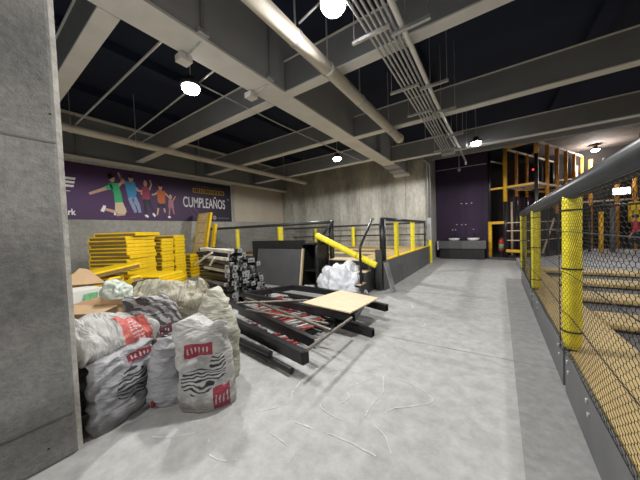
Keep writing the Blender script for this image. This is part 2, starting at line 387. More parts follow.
# thin rods and cables between girder and banner wall
tag(MB().tube([(-3.38, 1.60, 3.9), (-7.1, 1.52, 3.80)], .016, 8).build('tie_rod', 'galv'), 'thin tie rod nearest the column, from girder to wall pipe', 'rod', 'tie rods to the wall pipe')
tag(MB().tube([(-3.38, 2.33, 3.9), (-7.1, 2.45, 3.81)], .014, 8).build('tie_rod', 'galv'), 'thin tie rod passing the lamp, from girder to wall pipe', 'rod', 'tie rods to the wall pipe')
tag(MB().tube([(-3.91, 2.24, 3.90), (-3.80, 4.2, 3.80), (-3.72, 6.5, 3.80), (-3.70, 8.2, 3.84)], .012, 8).build('lamp_cable', 'galv'), 'grey cable strung from the lamp by the column to the far beam', 'cable')
tag(MB().tube([(-1.36, 2.35, 3.92), (-1.74, 2.28, 3.74)], .012, 8).build('lamp_cable', 'galv'), 'short grey cable between drain pipe and nearest lamp', 'cable')
def drop(y, label, jb, x=-2.9):
    t = thing('conduit_drop', label, 'conduit', (x, y, 3.9))
    pts = [(-2.89, y, 4.9), (-2.89, y, 3.95), (-2.89, y, 3.885)]
    MB().tube(pts, .016, 8).build('riser', 'galv', t, smooth=True)
    MB().bx(-3.0, -2.86, y - .07, y + .07, 3.872, 3.93).build('elbow_box', 'galv', t, bevel=.006)
    MB().tube([(-2.95, y, 3.82), (-3.30, y, 3.78)], .012, 8).build('link', 'galv', t)
    MB().bx(-3.44, -3.28, y - .08, y + .08, 3.73, 3.82).build('junction_box', 'flange', t, bevel=.008)
drop(1.84, 'conduit riser and junction box on the girder, the one near the column', 1)
drop(2.98, 'conduit riser and junction box on the girder, the one looping from the drain pipe', 1)

# conduits down the corner of the concrete wall
t = thing('corner_conduit', 'grey conduits dropping down the corner of the concrete wall', 'conduit', (-2.02, 10.7, 0))
for k, (dx, yy) in enumerate([(0, 10.80), (0.07, 10.95)]):
    MB().tube([(-2.7 + k * .1, 10.6, 4.25 - .1 * k), (-2.2 + dx, 10.72, 4.2 - .1 * k), (-2.06 + dx, yy, 4.05 - .1 * k), (-2.06 + dx, yy, 1.8)], .025, 10).build('pipe_run', 'galv', t, smooth=True)
MB().bx(-2.10, -1.94, 10.76, 11.0, 0.9, 1.82).build('cover_box', 'steel', t, bevel=.01)
tag(MB().tube([(-2.0, 10.78, 0.0), (-2.0, 10.78, 0.9)], .075, 16).build('bollard_pad', 'yellow_pad', bevel=0.008), 'yellow padded post at the corner of the concrete wall', 'post')

# ------------------------------------------------------------------ lamps
lamp_labels = [
    ((-1.32, 2.33), 'lit round high bay lamp beside the conduit row', 1),
    ((-3.91, 2.23), 'lit round high bay lamp over the banner side, near the column', 1),
    ((-4.08, 7.12), 'lit round high bay lamp before the board marked concrete wall', 1),
    ((-0.30, 8.45), 'lit round high bay lamp in front of the purple wall', 1),
    ((3.83, 15.9), 'lit lamp over the play area beyond the railing', 2),
    ((-1.32, -3.1), 'lit high bay lamp behind the camera, walkway row', 0),
    ((-5.0, -3.1), 'lit high bay lamp behind the camera, banner row', 0),
    ((4.3, 2.9), 'lit high bay lamp over the near trampolines', 0),
    ((4.6, 9.3), 'lit high bay lamp over the far trampolines', 0),
    ((4.3, -3.1), 'lit high bay lamp over the trampolines behind the camera', 0),
]
def lamp(loc, label, power, vis):
    z = 4.58 if vis == 2 else 3.79
    t = thing('high_bay_lamp', label, 'lamp', (loc[0], loc[1], z), 'high bay lamps')
    MB().lathe([(.05, .14), (.07, .14), (.075, .07), (.14, .05), (.155, .02), (.155, -.01), (.13, -.012)], (loc[0], loc[1], z), 28).build('housing', 'lamp_body', t, smooth=True)
    MB().lathe([(.128, -.012), (.128, -.05), (.105, -.085), (.06, -.10), (.02, -.105)], (loc[0], loc[1], z), 28).build('lens', 'lens', t, smooth=True)
    MB().tube([(loc[0], loc[1], z + .14), (loc[0], loc[1], 4.9)], .01, 8).build('hanging_rod', 'galv', t)
    L = bpy.data.lights.new('lamp_light', 'SPOT'); L.energy = power; L.shadow_soft_size = 0.11; L.spot_size = R(177); L.spot_blend = .12
    if vis == 2: L.type = 'POINT'
    L.shadow_soft_size = 0.11; L.color = (1.0, 0.985, 0.955)
    lo = bpy.data.objects.new('lamp_light', L); COL.objects.link(lo); lo.parent = t; lo.location = (0, 0, -0.18)
P0 = 260
for i, (loc, lab, vis) in enumerate(lamp_labels):
    lamp(loc, lab, P0 * (1.0, 0.95, 1.35, 0.75, 0.5, 1.0, 0.7, 0.9, 0.8, 0.9)[i], vis)

# ------------------------------------------------------------------ banner
t = thing('wall_banner', 'long purple printed banner with jumping children and white lettering', 'banner', (XL + .03, 1.0, 2.0))
BX = XL + .03
bm_, bnt, bb = new_mat('banner_print')
btc = N(bnt, 'ShaderNodeTexCoord'); bmp = N(bnt, 'ShaderNodeMapping'); bmp.inputs['Location'].default_value = (0, -.55, -.35); bmp.inputs['Scale'].default_value = (0, .28, .55)
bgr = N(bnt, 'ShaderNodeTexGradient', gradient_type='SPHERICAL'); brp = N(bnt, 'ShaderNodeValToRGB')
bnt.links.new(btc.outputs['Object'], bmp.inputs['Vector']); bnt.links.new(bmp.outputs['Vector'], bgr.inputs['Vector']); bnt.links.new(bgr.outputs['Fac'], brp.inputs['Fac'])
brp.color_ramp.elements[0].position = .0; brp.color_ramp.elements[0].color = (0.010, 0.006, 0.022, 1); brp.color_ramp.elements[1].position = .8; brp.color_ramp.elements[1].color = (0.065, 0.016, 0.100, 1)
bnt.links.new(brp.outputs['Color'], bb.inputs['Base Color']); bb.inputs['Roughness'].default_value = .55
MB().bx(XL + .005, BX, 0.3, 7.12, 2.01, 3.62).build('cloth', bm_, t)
def pr2(name, polys, m, lay):
    if name == 'printed_figure' and len(polys) > 1 and m in (bskin, bwhite, bdenim, bdk):
        for p in polys: pr2(name, [p], m, lay)
        return
    mb = MB()
    if name == 'printed_figure': polys = [[(a if a < 2.85 else 2.85 + (a - 2.85) * .74, b) for a, b in p] for p in polys]
    for p in polys: mb.prism(p, (BX + .0015 + .0012 * lay, 0, 0), (0, 1, 0), (0, 0, 1), (.001, 0, 0))
    return mb.build(name, m, t)
def limb(pts, ws):
    L, Rr = [], []
    for i, p in enumerate(pts):
        a = Vector(pts[max(0, i - 1)]); b = Vector(pts[min(len(pts) - 1, i + 1)]); d = (b - a).normalized(); n = Vector((-d.y, d.x)) * ws[i] / 2
        L.append((p[0] + n.x, p[1] + n.y)); Rr.append((p[0] - n.x, p[1] - n.y))
    return L + Rr[::-1]
def oval(c, rx, ry, n=16): return [(c[0] + rx * math.cos(2 * PI * k / n), c[1] + ry * math.sin(2 * PI * k / n)) for k in range(n)]
bskin = flat('print_skin', (0.58, 0.36, 0.25)); bhair = flat('print_hair', (0.015, 0.01, 0.01)); bwhite = flat('print_white', (0.85, 0.83, 0.85))
bgreen = flat('print_green', (0.03, 0.42, 0.16)); bblue = flat('print_blue', (0.04, 0.26, 0.50)); bdenim = flat('print_denim', (0.24, 0.32, 0.50))
bred = flat('print_red', (0.30, 0.04, 0.09)); borange = flat('print_orange', (0.52, 0.13, 0.04)); bkhaki = flat('print_khaki', (0.68, 0.54, 0.38)); bpink = flat('print_pink', (0.40, 0.16, 0.20)); bdk = flat('print_dark', (0.02, 0.02, 0.035))
byel = flat('print_gold', (0.34, 0.20, 0.02))
# boy in green, knees bent
pr2('printed_figure', [limb([(2.78, 3.02), (2.55, 2.90), (2.28, 2.76)], [.12, .09, .07]), limb([(3.02, 3.08), (3.17, 3.2), (3.12, 3.42)], [.11, .09, .06]), oval((2.84, 3.30), .085, .13),
     limb([(2.98, 2.42), (2.90, 2.25), (2.62, 2.33)], [.13, .11, .08]), limb([(3.20, 2.40), (3.18, 2.2), (2.92, 2.16)], [.13, .11, .07])], bskin, 0)
pr2('printed_figure', [[(2.64, 3.02), (2.70, 2.92), (2.86, 2.95), (2.80, 3.12)], [(2.74, 3.14), (3.02, 3.16), (3.12, 2.86), (3.16, 2.55), (2.88, 2.50), (2.86, 2.85)]], bgreen, 1)
pr2('printed_figure', [[(2.89, 2.55), (3.16, 2.57), (3.28, 2.28), (3.20, 2.19), (2.98, 2.20), (2.86, 2.26)]], bkhaki, 2)
pr2('printed_figure', [limb([(2.55, 2.25), (2.62, 2.44)], [.09, .07]), limb([(2.86, 2.15), (2.88, 2.30)], [.07, .05])], bwhite, 2)
pr2('printed_figure', [oval((2.83, 3.40), .11, .09), oval((2.78, 3.34), .05, .09)], bhair, 2)
# boy in blue
pr2('printed_figure', [limb([(3.30, 3.18), (3.12, 3.36), (3.05, 3.5)], [.09, .08, .06]), limb([(3.62, 3.12), (3.78, 2.98), (3.90, 3.0)], [.09, .07, .06]), oval((3.50, 3.36), .09, .12)], bskin, 0)
pr2('printed_figure', [[(3.26, 3.26), (3.64, 3.26), (3.70, 2.98), (3.64, 2.74), (3.36, 2.70), (3.30, 3.0)]], bblue, 1)
pr2('printed_figure', [limb([(3.44, 2.74), (3.52, 2.5), (3.62, 2.26)], [.2, .15, .11]), limb([(3.58, 2.74), (3.72, 2.5), (3.78, 2.26)], [.2, .15, .11])], bdenim, 2)
pr2('printed_figure', [oval((3.50, 3.44), .10, .07)], bhair, 2)
# girl in maroon
pr2('printed_figure', [limb([(3.96, 3.05), (3.86, 2.9), (4.0, 2.86)], [.07, .06, .05]), limb([(4.2, 3.05), (4.3, 3.25), (4.25, 3.4)], [.07, .06, .05]), oval((4.05, 3.26), .075, .11)], bskin, 0)
pr2('printed_figure', [[(3.92, 3.14), (4.2, 3.14), (4.22, 2.72), (3.9, 2.70)]], bred, 1)
pr2('printed_figure', [limb([(4.0, 2.72), (4.0, 2.45), (4.02, 2.2)], [.14, .1, .08]), limb([(4.14, 2.72), (4.24, 2.5), (4.34, 2.3)], [.14, .1, .08])], bdk, 2)
pr2('printed_figure', [limb([(3.98, 2.2), (4.1, 2.12)], [.1, .08]), limb([(4.3, 2.25), (4.4, 2.15)], [.08, .08])], bwhite, 2)
# child in orange
pr2('printed_figure', [limb([(4.56, 3.0), (4.42, 2.92), (4.3, 2.9)], [.07, .06, .05]), limb([(4.84, 3.02), (5.0, 2.9), (5.1, 2.8)], [.07, .06, .05]), oval((4.68, 3.20), .085, .12)], bskin, 0)
pr2('printed_figure', [[(4.52, 3.08), (4.88, 3.08), (4.86, 2.62), (4.54, 2.60)]], borange, 1)
pr2('printed_figure', [limb([(4.62, 2.62), (4.55, 2.45)], [.17, .13]), limb([(4.78, 2.62), (4.80, 2.45)], [.17, .13])], bdk, 2)
pr2('printed_figure', [limb([(4.55, 2.45), (4.48, 2.2)], [.08, .06]), limb([(4.80, 2.45), (4.84, 2.3)], [.08, .06])], bskin, 1)
pr2('printed_figure', [oval((4.68, 3.28), .09, .07)], bhair, 2)
# small child in pink
pr2('printed_figure', [[(5.02, 2.78), (5.24, 2.78), (5.26, 2.48), (5.0, 2.48)], limb([(5.06, 2.48), (5.02, 2.2)], [.08, .06]), limb([(5.2, 2.48), (5.25, 2.26)], [.08, .06])], bpink, 1)
pr2('printed_figure', [oval((5.12, 2.88), .07, .09), limb([(5.22, 2.74), (5.36, 2.92)], [.05, .04])], bskin, 0)
pr2('printed_figure', [oval((5.02, 2.14), .07, .04)], bwhite, 2)
# swooshes
pr2('printed_swirl', [limb([(5.3, 2.62), (5.5, 2.4), (5.72, 2.2)], [.015, .02, .01]), limb([(5.2, 2.5), (5.35, 2.3), (5.5, 2.14)], [.012, .016, .01]), limb([(2.7, 2.12), (3.1, 2.06), (3.4, 2.12)], [.01, .014, .01]), limb([(5.62, 2.12), (5.72, 2.18)], [.03, .02])], flat('print_swirl', (0.16, 0.05, 0.20)), 0)
# logo E: three slanted bars
pr2('lettering', [[(1.62 + s, 3.18 - .105 * k), (1.99 + s, 3.18 - .105 * k), (1.97 + s, 3.115 - .105 * k), (1.60 + s, 3.115 - .105 * k)] for k, s in ((0, .02), (1, 0), (2, -.02))] + [[(1.64, 3.18), (1.72, 3.18), (1.66, 2.905), (1.58, 2.905)]], bwhite, 1)
pr2('lettering', [[(1.6, 2.80), (1.88, 2.80), (1.88, 2.785), (1.6, 2.785)]], bwhite, 1)

def text(s, size, y, z, sx, m, parent, align='LEFT', name='lettering', x=None):
    cu = bpy.data.curves.new('lettering', 'FONT'); cu.body = s; cu.size = size; cu.align_x = align; cu.extrude = 0.0008; cu.offset = 0.006
    tmp = bpy.data.objects.new('tmp', cu); COL.objects.link(tmp)
    dg = bpy.context.evaluated_depsgraph_get(); dg.update()
    me = bpy.data.meshes.new_from_object(tmp.evaluated_get(dg)); bpy.data.objects.remove(tmp)
    # text plane (x,y) -> world (+Y, +Z), facing +X
    off = Vector((0, 0, 0)); p = parent
    while p is not None: off += p.location; p = p.parent
    for v in me.vertices:
        a, b, c = v.co
        v.co = Vector(((x if x is not None else BX + .004) + c, y + a * sx, z + b)) - off
    me.materials.clear(); me.materials.append(m)
    o = bpy.data.objects.new(name, me); COL.objects.link(o); o.parent = parent
    return o
text('Park', .24, 1.64, 2.13, .72, bwhite, t)
text('CUMPLEAÑOS', .56, 4.97, 2.56, .51, flat('print_grey', (0.62, 0.60, 0.62)), t)
text('®', .12, 6.93, 2.93, 1, flat('print_dim', (0.2, 0.18, 0.22)), t)
pr2('text_band', [[(5.38, 3.33), (6.78, 3.33), (6.78, 3.13), (5.38, 3.13)]], byel, 0)
# worn lettering on the gold band and the small line above it: unreadable strokes
mb = []
xx = 5.43
while xx < 6.72:
    w = random.uniform(.04, .09); mb.append([(xx, 3.30), (xx + w, 3.30), (xx + w, 3.16), (xx, 3.16)]); xx += w + random.choice((.02, .02, .05))
pr2('lettering', mb, flat('print_brown', (0.055, 0.03, 0.012)), 1)
mb = []; xx = 5.52
while xx < 6.6:
    w = random.uniform(.03, .06); mb.append([(xx, 3.43), (xx + w, 3.43), (xx + w, 3.38), (xx, 3.38)]); xx += w + random.choice((.02, .05))
pr2('lettering', mb, flat('print_dim_grey', (0.10, 0.09, 0.12)), 1)
pr2('emblem', [oval((6.27, 2.17), .085, .085, 20)], flat('print_emblem', (0.34, 0.33, 0.36)), 0)
pr2('emblem', [limb([(6.235, 2.12), (6.235, 2.22)], [.02, .02]), limb([(6.235, 2.17), (6.31, 2.17)], [.02, .02]), limb([(6.31, 2.17), (6.31, 2.12)], [.02, .02])], bdk, 1)
mb = []; xx = 6.42
while xx < 6.98:
    w = random.uniform(.03, .05); mb.append([(xx, 2.18), (xx + w, 2.18), (xx + w, 2.13), (xx, 2.13)]); xx += w + .012
pr2('lettering', mb, flat('print_dim_grey', (0.12, 0.11, 0.14)), 1)
MB().bx(BX - .02, BX + .05, 0.3, 7.15, 3.62, 3.68).build('top_bar', 'galv', t)
MB().bx(BX - .0, BX + .09, 3.05, 3.2, 3.66, 3.74).build('clamp', 'galv', t)

# ------------------------------------------------------------------ yellow pads
ORD = ['topmost', 'second from the top', 'third from the top', 'fourth from the top', 'fifth from the top', 'sixth from the top', 'seventh from the top',
       'eighth from the top', 'ninth from the top', 'tenth from the top', 'eleventh from the top', 'twelfth from the top', 'thirteenth from the top', 'fourteenth from the top', 'fifteenth from the top', 'sixteenth from the top', 'bottom one']
def pad_proto(w, l, th):
    """local: +X end is the yellow short side, long sides show wood; origin at underside centre"""
    r = bpy.data.objects.new('foam_pad', None); COL.objects.link(r); r.empty_display_size = .1
    MB().box((0, 0, th * .32), (w * .97, l * .97, th * .60)).build('board', 'plywood', r, local=True)
    c = MB(); c.box((0, 0, th * .80), (w, l, th * .36)); 
    o = c.build('cover', 'yellow', r, bevel=th * .14, local=True)
    MB().box((w * .488, 0, th * .44), (w * .03, l * .985, th * .82)).build('end_flap', 'yellow', r, bevel=th * .06, local=True)
    MB().box((-w * .488, 0, th * .44), (w * .03, l * .985, th * .82)).build('end_flap', 'yellow', r, bevel=th * .06, local=True)
    return r
def stack(proto, first, x, y, yaw, n, th, desc, group, jit=.025, yj=2.5, shift=None):
    for i in range(n):
        o = first if (i == 0 and first) else copy_tree(proto)
        dx, dy = random.uniform(-jit, jit), random.uniform(-jit, jit)
        if shift: dx += shift(i)[0]; dy += shift(i)[1]
        o.location = (x + dx, y + dy, i * th); o.rotation_euler = (0, 0, yaw + R(random.uniform(-yj, yj)))
        k = n - 1 - i
        lab = ORD[k] if (k < 16 and i > 0) else 'bottom one'
        tag(o, 'yellow pad, ' + lab + ' of ' + desc, 'pad', group)
TH = 0.086
YAW = R(27)
ca, sa = math.cos(YAW), math.sin(YAW)
# stack 1: near corner at (-6.66, 2.16); local x 1.0, local y 0.8
p1 = pad_proto(1.0, 0.80, TH)
c1 = Vector((-6.66, 2.16)) + Vector((-ca, -sa)) * .5 + Vector((-sa, ca)) * .40
stack(p1, p1, c1.x, c1.y, YAW, 17, TH, 'the tall stack nearest the column', 'pads in the tall stack nearest the column')
top = copy_tree(p1); top.location = (c1.x + .03, c1.y + .10, 17 * TH); top.rotation_euler = (0, 0, YAW + R(5))
tag(top, 'yellow vinyl pad lying askew on top of the tall stack nearest the column', 'pad', 'pads in the tall stack nearest the column')
p2 = pad_proto(1.0, 0.44, TH)
for j in range(2):
    cc = Vector((-7.10, 3.02)) + Vector((-ca, -sa)) * .5 + Vector((-sa, ca)) * (.24 + j * .49)
    stack(p2, p2 if j == 0 else None, cc.x, cc.y, YAW, 16 + j, TH, ('the narrow stack next to the tall stack' if j == 0 else 'the narrow stack nearest the standing pad'), ('pads in the narrow stack next to the tall stack' if j == 0 else 'pads in the narrow stack nearest the standing pad'), jit=.02, yj=1.6)
p3 = pad_proto(0.9, 0.5, .105)
stack(p3, p3, -9.0, 4.55, R(25), 7, .115, 'the low stack beside the standing pad', 'pads in the low stack beside the standing pad')
# low heap nearer the column
p4 = pad_proto(.95, 0.62, .10)
stack(p4, p4, -6.15, 1.35, R(100), 7, .10, 'the heap between column and tall stack', 'pads in the heap by the column', jit=.06, yj=9)
o = copy_tree(p4); o.location = (-5.95, 1.55, .76); o.rotation_euler = (R(-3), R(-5), R(112))
tag(o, 'yellow vinyl pad slipping sideways off the heap by the column', 'pad', 'pads in the heap by the column')
p5 = pad_proto(.18, .75, .10)
for k, (x, y, z, ry, lab) in enumerate([(-5.15, 1.30, .50, -38, 'short yellow strip pad leaning on the heap, nearer the cardboard'), (-4.98, 1.52, .50, -36, 'short yellow strip pad leaning on the heap, nearer the tall stack')]):
    o = p5 if k == 0 else copy_tree(p5)
    o.location = (x, y, z); o.rotation_euler = (R(ry), 0, R(115)); tag(o, lab, 'pad', 'strip pads leaning on the heap')
p6 = pad_proto(.95, .7, .11)
for k, (x, y, z, yaw) in enumerate([(-5.85, 2.35, 0, 20), (-5.85, 2.32, .11, 26), (-5.9, 2.3, .22, 22), (-5.82, 2.3, .33, 18), (-5.85, 2.36, .44, 25), (-5.9, 2.3, .55, 21)]):
    o = p6 if k == 0 else copy_tree(p6); o.location = (x, y, z); o.rotation_euler = (0, 0, R(yaw + 6))
    tag(o, 'yellow vinyl pad, ' + (ORD[5 - k] if k else 'bottom one') + ' of the half height stack before the tall stack', 'pad', 'pads in the half height stack')
# tall standing pads
def standing(x0, x1, label, y0, y1, zt, back):
    t = thing('long_pad', label, 'pad', ((x0 + x1) / 2, y0, 0), 'long pads standing against the deck rail')
    up = Vector((0.18, (y1 - y0), zt)); u = Vector((x1 - x0, 0, 0)); o0 = Vector((x0, y0, 0)); nrm = u.cross(up).normalized() * -1
    if nrm.y > 0: nrm = -nrm
    W = u.length; un = u.normalized(); H = up.length; upn = up.normalized()
    MB().prism([(0, 0), (W, 0), (W, H), (0, H)], o0, un, upn, -nrm * .09).build('cover', 'yellow', t, bevel=.015)
    if back:
        MB().prism([(W * .13, H * .05), (W * .80, H * .05), (W * .80, H * .985), (W * .13, H * .985)], o0 + nrm * .006, un, upn, -nrm * .02).build('bare_backing', 'padback', t)
        mb = MB()
        for k in range(1, 6):
            mb.prism([(W * .14, H * k / 6), (W * .79, H * k / 6), (W * .79, H * k / 6 + .012), (W * .14, H * k / 6 + .012)], o0 + nrm * .010, un, upn, -nrm * .01)
        mb.build('batten_line', 'plywood', t)
standing(-9.52, -8.68, 'long yellow pad standing on end with its bare tan back showing', 5.02, 5.36, 2.28, True)
standing(-8.66, -8.50, 'narrow yellow pad standing on edge behind the tan backed one', 5.20, 5.42, 1.85, False)

# ------------------------------------------------------------------ raised deck with rails
t = thing('raised_deck', 'black sided raised trampoline deck along the concrete wall', 'deck', (-2.0, 5.5, 0))
DZ = 0.68
MB().bx(-8.85, -2.05, 5.58, YB - .03, 0, DZ - .08).build('deck_base', 'black_matte', t)
MB().bx(XL + .05, -3.5, 5.54, 5.58, 0, DZ).build('front_panel', 'charcoal', t, bevel=.006)
for y0, y1 in ((5.55, 7.2), (7.22, 8.9), (8.92, 10.82)):
    MB().bx(-2.05, -2.0, y0, y1, 0, DZ).build('side_panel', 'kick', t, bevel=.006)
MB().bx(-2.9, -2.05, 5.6, 10.8, DZ - .08, DZ).build('edge_pad', 'beige_pad', t, bevel=.02)
MB().bx(-2.12, -2.0, 5.6, 10.82, DZ, DZ + .03).build('edge_strip', 'yellow', t, bevel=.01)
for y in (5.6, 7.2, 8.8, 10.3):
    MB().bx(-8.8, -2.92, y, y + .5, DZ - .08, DZ).build('cross_pad', 'beige_pad', t, bevel=.02)
for y in (6.1, 7.7, 9.3):
    MB().bx(-8.8, -2.92, y + .01, y + 1.08 if y < 9 else y + .98, DZ - .09, DZ - .04).build('trampoline_bed', 'bed', t)

def guard(name, label, pts, zr, posts, pads, padr=.055, z0=DZ, extra_mid=True):
    t = thing(name, label, 'railing', (pts[0][0], pts[0][1], z0))
    MB().tube([(p[0], p[1], zr) for p in pts], .042, 14).build('top_rail', 'foam', t, smooth=True)
    for p in posts: MB().tube([(p[0], p[1], z0), (p[0], p[1], zr)], .03 if len(p) < 3 else p[2], 10).build('post', 'black', t, smooth=True)
    for (x, y, za, zb, r) in pads: MB().tube([(x, y, za), (x, y, zb)], r, 14).build('post_pad', 'yellow_pad', t, bevel=.006)
    return t
guard('guard_rail', 'black rail with yellow padded posts along the front of the raised deck', [(-9.6, 5.62), (-3.4, 5.62)], 1.66, [(-9.5, 5.62), (-3.45, 5.62, .05)], [(-7.35, 5.62, DZ, 1.60, .065), (-5.30, 5.62, DZ, 1.60, .085)])
guard('guard_rail', 'black rail with yellow padded posts along the walkway side of the raised deck', [(-2.07, 5.58), (-2.07, 10.2)], 1.65, [(-2.07, 5.62, .075), (-2.07, 10.15)], [(-2.07, 6.62, DZ + .03, 1.60, .05), (-2.07, 6.74, DZ + .03, 1.60, .035), (-2.07, 8.35, DZ + .03, 1.60, .065)])
guard('guard_rail', 'black rail with yellow padded posts in front of the concrete wall', [(-9.6, 10.55), (-2.12, 10.55)], 1.64, [(-2.15, 10.55)], [(-7.48, 10.55, DZ, 1.58, .075), (-5.31, 10.55, DZ, 1.58, .085)])
mb = MB(); mb.tube([(-9.0, 10.55, 1.17), (-2.1, 10.55, 1.17)], .03, 8)
tag(mb.build('mid_rail', 'black'), 'black lower rail in front of the concrete wall', 'railing')

fr = bpy.data.objects['guard_rail']
mb = MB()
for k in range(int(6.0 / .045)):
    x = -9.45 + k * .045; mb.bar((x, 5.60, DZ), (x, 5.60, 1.62), .0045, .0045)
for k in range(22):
    z = DZ + .03 + k * .043; mb.bar((-9.45, 5.60, z), (-3.45, 5.60, z), .0045, .0045)
mb.build('net', 'net', fr)

# stairs
t = thing('staircase', 'short black staircase with plywood treads and two handrails', 'stairs', (-2.85, 5.1, 0))
prof = [(4.78, 0), (5.56, 0), (5.56, .69), (5.30, .69), (5.30, .47), (5.04, .47), (5.04, .24), (4.78, .24)]
for x in (-3.40, -2.32):
    MB().prism(prof, (x, 0, 0), (0, 1, 0), (0, 0, 1), (.06, 0, 0)).build('stringer', 'charcoal', t, bevel=.004)
for y, z in ((4.78, .24), (5.04, .47), (5.30, .69)):
    MB().bx(-3.36, -2.26, y - .02, y + .27, z, z + .025).build('tread', 'plyface', t)
    MB().bx(-3.34, -2.32, y + .01, y + .03, z - .23, z).build('riser', 'black', t)
for x in (-3.42, -2.29):
    hr = MB(); hr.tube([(x, 4.85, .25 if x > -3 else 0), (x, 4.85, 1.02), (x, 4.87, 1.06), (x, 5.54, 1.65), (x, 5.60, 1.66)], .028 if x > -3 else .04, 10)
    hr.build('handrail', 'black', t, smooth=True)
MB().tube([(-3.42, 5.5, .7), (-3.42, 5.5, 1.66)], .04, 10).build('newel_post', 'black', t, smooth=True)
MB().bx(-2.22, -2.06, 5.50, 5.56, 0.0, .95).build('newel_panel', 'charcoal', t, bevel=.005)
mb = MB()
for k in range(6):
    mb.tube([(-3.42, 4.85, .25 + k * .14), (-3.42, 5.5, .75 + k * .14)], .006, 6)
mb.build('side_net', 'net', t)
# padded pole, plank, sheet
t = thing('padded_pole', 'yellow padded pole leaning diagonally across the staircase', 'pole', (-2.0, 4.8, .6))
A, B = Vector((-3.36, 4.79, 1.32)), Vector((-1.98, 4.95, .66)); d = (B - A).normalized()
MB().tube([A, A + (B - A) * .5, B], .068, 16).build('foam_sleeve', 'yellow_pad', t, smooth=False)
MB().tube([A - d * .03, A], .04, 14).build('end_cap', 'amber', t)
MB().tube([A + (B - A) * .69, A + (B - A) * .71], .070, 16).build('tape_ring', 'amber', t)
mb = MB(); q = Matrix.Rotation(R(-14), 3, 'Y')
mb.box((-1.87, 5.46, .33), (.035, .22, .68), q); tag(mb.build('grey_plank', 'plank', bevel=.004), 'grey plank leaning on the side of the raised deck by the stairs', 'plank')

def crumple(name, m, label, cat, c, rx, ry, h, seed, amp=.07, n=64, freq=5.0, flat_=1.0, kind=None, rz=0):
    mb = MB(); vs = []; fs = []; rows = 30
    for i in range(rows + 1):
        t_ = i / rows; ph = t_ * PI / 2
        for k in range(n):
            a = 2 * PI * k / n
            v = Vector((rx * math.cos(a) * math.cos(ph) ** .7, ry * math.sin(a) * math.cos(ph) ** .7, h * math.sin(ph) ** 1.1))
            q_ = v * freq + Vector((seed * 3.1, seed * 1.7, seed))
            r1 = 1 - 2 * abs(noise.noise(q_)); r2 = 1 - 2 * abs(noise.noise(q_ * 2.3)); r3 = noise.noise(q_ * .5)
            s = 1 + amp * (r1 * .9 + r2 * .55 + r3 * 2.2) / max(.25, v.length) * .5
            v = Vector((v.x * s, v.y * s, max(0.0, v.z * (1 + (s - 1) * 1.1))))
            vs.append(v)
    for i in range(rows):
        for k in range(n):
            k2 = (k + 1) % n; fs.append((i * n + k, i * n + k2, (i + 1) * n + k2, (i + 1) * n + k))
    fs.append(tuple(range(n)))
    mb.add(vs, fs); o = mb.build(name, m, smooth=True); o.location = c; o.rotation_euler = (0, 0, rz)
    return tag(o, label, cat, kind=kind)
crumple('plastic_sheet', 'sheet', 'crumpled white plastic sheet heaped on the staircase', 'sheet', (-2.82, 4.90, 0.0), .50, .30, .62, 3, amp=.14, freq=10.0, n=110)

# leaning mats and cabinet before the deck
t = thing('crash_mat', 'dark grey mat leaning in front of the raised deck', 'mat', (-4.7, 4.85, 0))
q = Matrix.Rotation(R(-10), 3, 'X')
MB().box((-4.80, 4.93, .49), (1.62, .06, .98), q).build('mat_body', 'greymat', t, bevel=.012)
MB().box((-3.96, 4.93, .50), (.045, .075, 1.0), q).build('bare_edge', 'plyface', t, bevel=.008)
tag(MB().box((-5.1, 5.24, .60), (2.0, .10, 1.20)).build('black_panel', 'black_matte', bevel=.01), 'tall black panel standing behind the grey mat', 'panel')
t = thing('open_cabinet', 'black open fronted cabinet next to the staircase', 'cabinet', (-3.75, 5.2, 0))
mb = MB(); mb.bx(-4.0, -3.95, 4.98, 5.48, 0, 1.13); mb.bx(-3.53, -3.48, 4.98, 5.48, 0, 1.13); mb.bx(-4.0, -3.48, 5.44, 5.48, 0, 1.13); mb.bx(-4.0, -3.48, 4.98, 5.48, 1.09, 1.13)
mb.bx(-4.0, -3.48, 4.98, 5.48, 0, .05); mb.build('carcass', 'black', t)
MB().bx(-3.95, -3.53, 5.0, 5.44, .42, .44).build('shelf', 'black', t)
tag(MB().tube([(-3.80, 4.83, .06), (-3.55, 4.90, .06)], .055, 12).build('pipe_offcut', 'pale_bar', smooth=False), 'short pale offcut lying at the foot of the grey mat', 'offcut')

# ------------------------------------------------------------------ heap of black tubes
def tube_proto():
    r = bpy.data.objects.new('steel_tube', None); COL.objects.link(r); r.empty_display_size = .1
    MB().bar((-.44, 0, .035), (.44, 0, .035), .062, .062).build('tube_body', 'black', r, bevel=.006, local=True)
    e = MB(); e.box((.446, .012, .044), (.012, .105, .088)); e.build('end_plate', 'plate', r, bevel=.003, local=True)
    h = MB(); h.box((.4535, 0, .037), (.004, .028, .028)); h.build('bolt_hole', 'black_matte', r, local=True)
    return r
def tube_proto_plain(m):
    r = bpy.data.objects.new('steel_tube', None); COL.objects.link(r); r.empty_display_size = .1
    MB().bar((-.44, 0, .033), (.44, 0, .033), .06, .06).build('tube_body', m, r, bevel=.006, local=True)
    MB().box((.40, 0, .033), (.05, .066, .064)).build('end_sleeve', 'plate', r, bevel=.004, local=True)
    return r
M['tube_grey'] = mat('worn_grey_tube', (0.13, 0.13, 0.13), 0.45, 0.2, var=0.5, scale=18)
tg = tube_proto_plain('tube_grey'); tp = tube_proto(); tq = tube_proto_plain('black'); tl = tube_proto_plain('tube_light')
HC = Vector((-4.55, 3.35)); HY = R(4)
used = {}
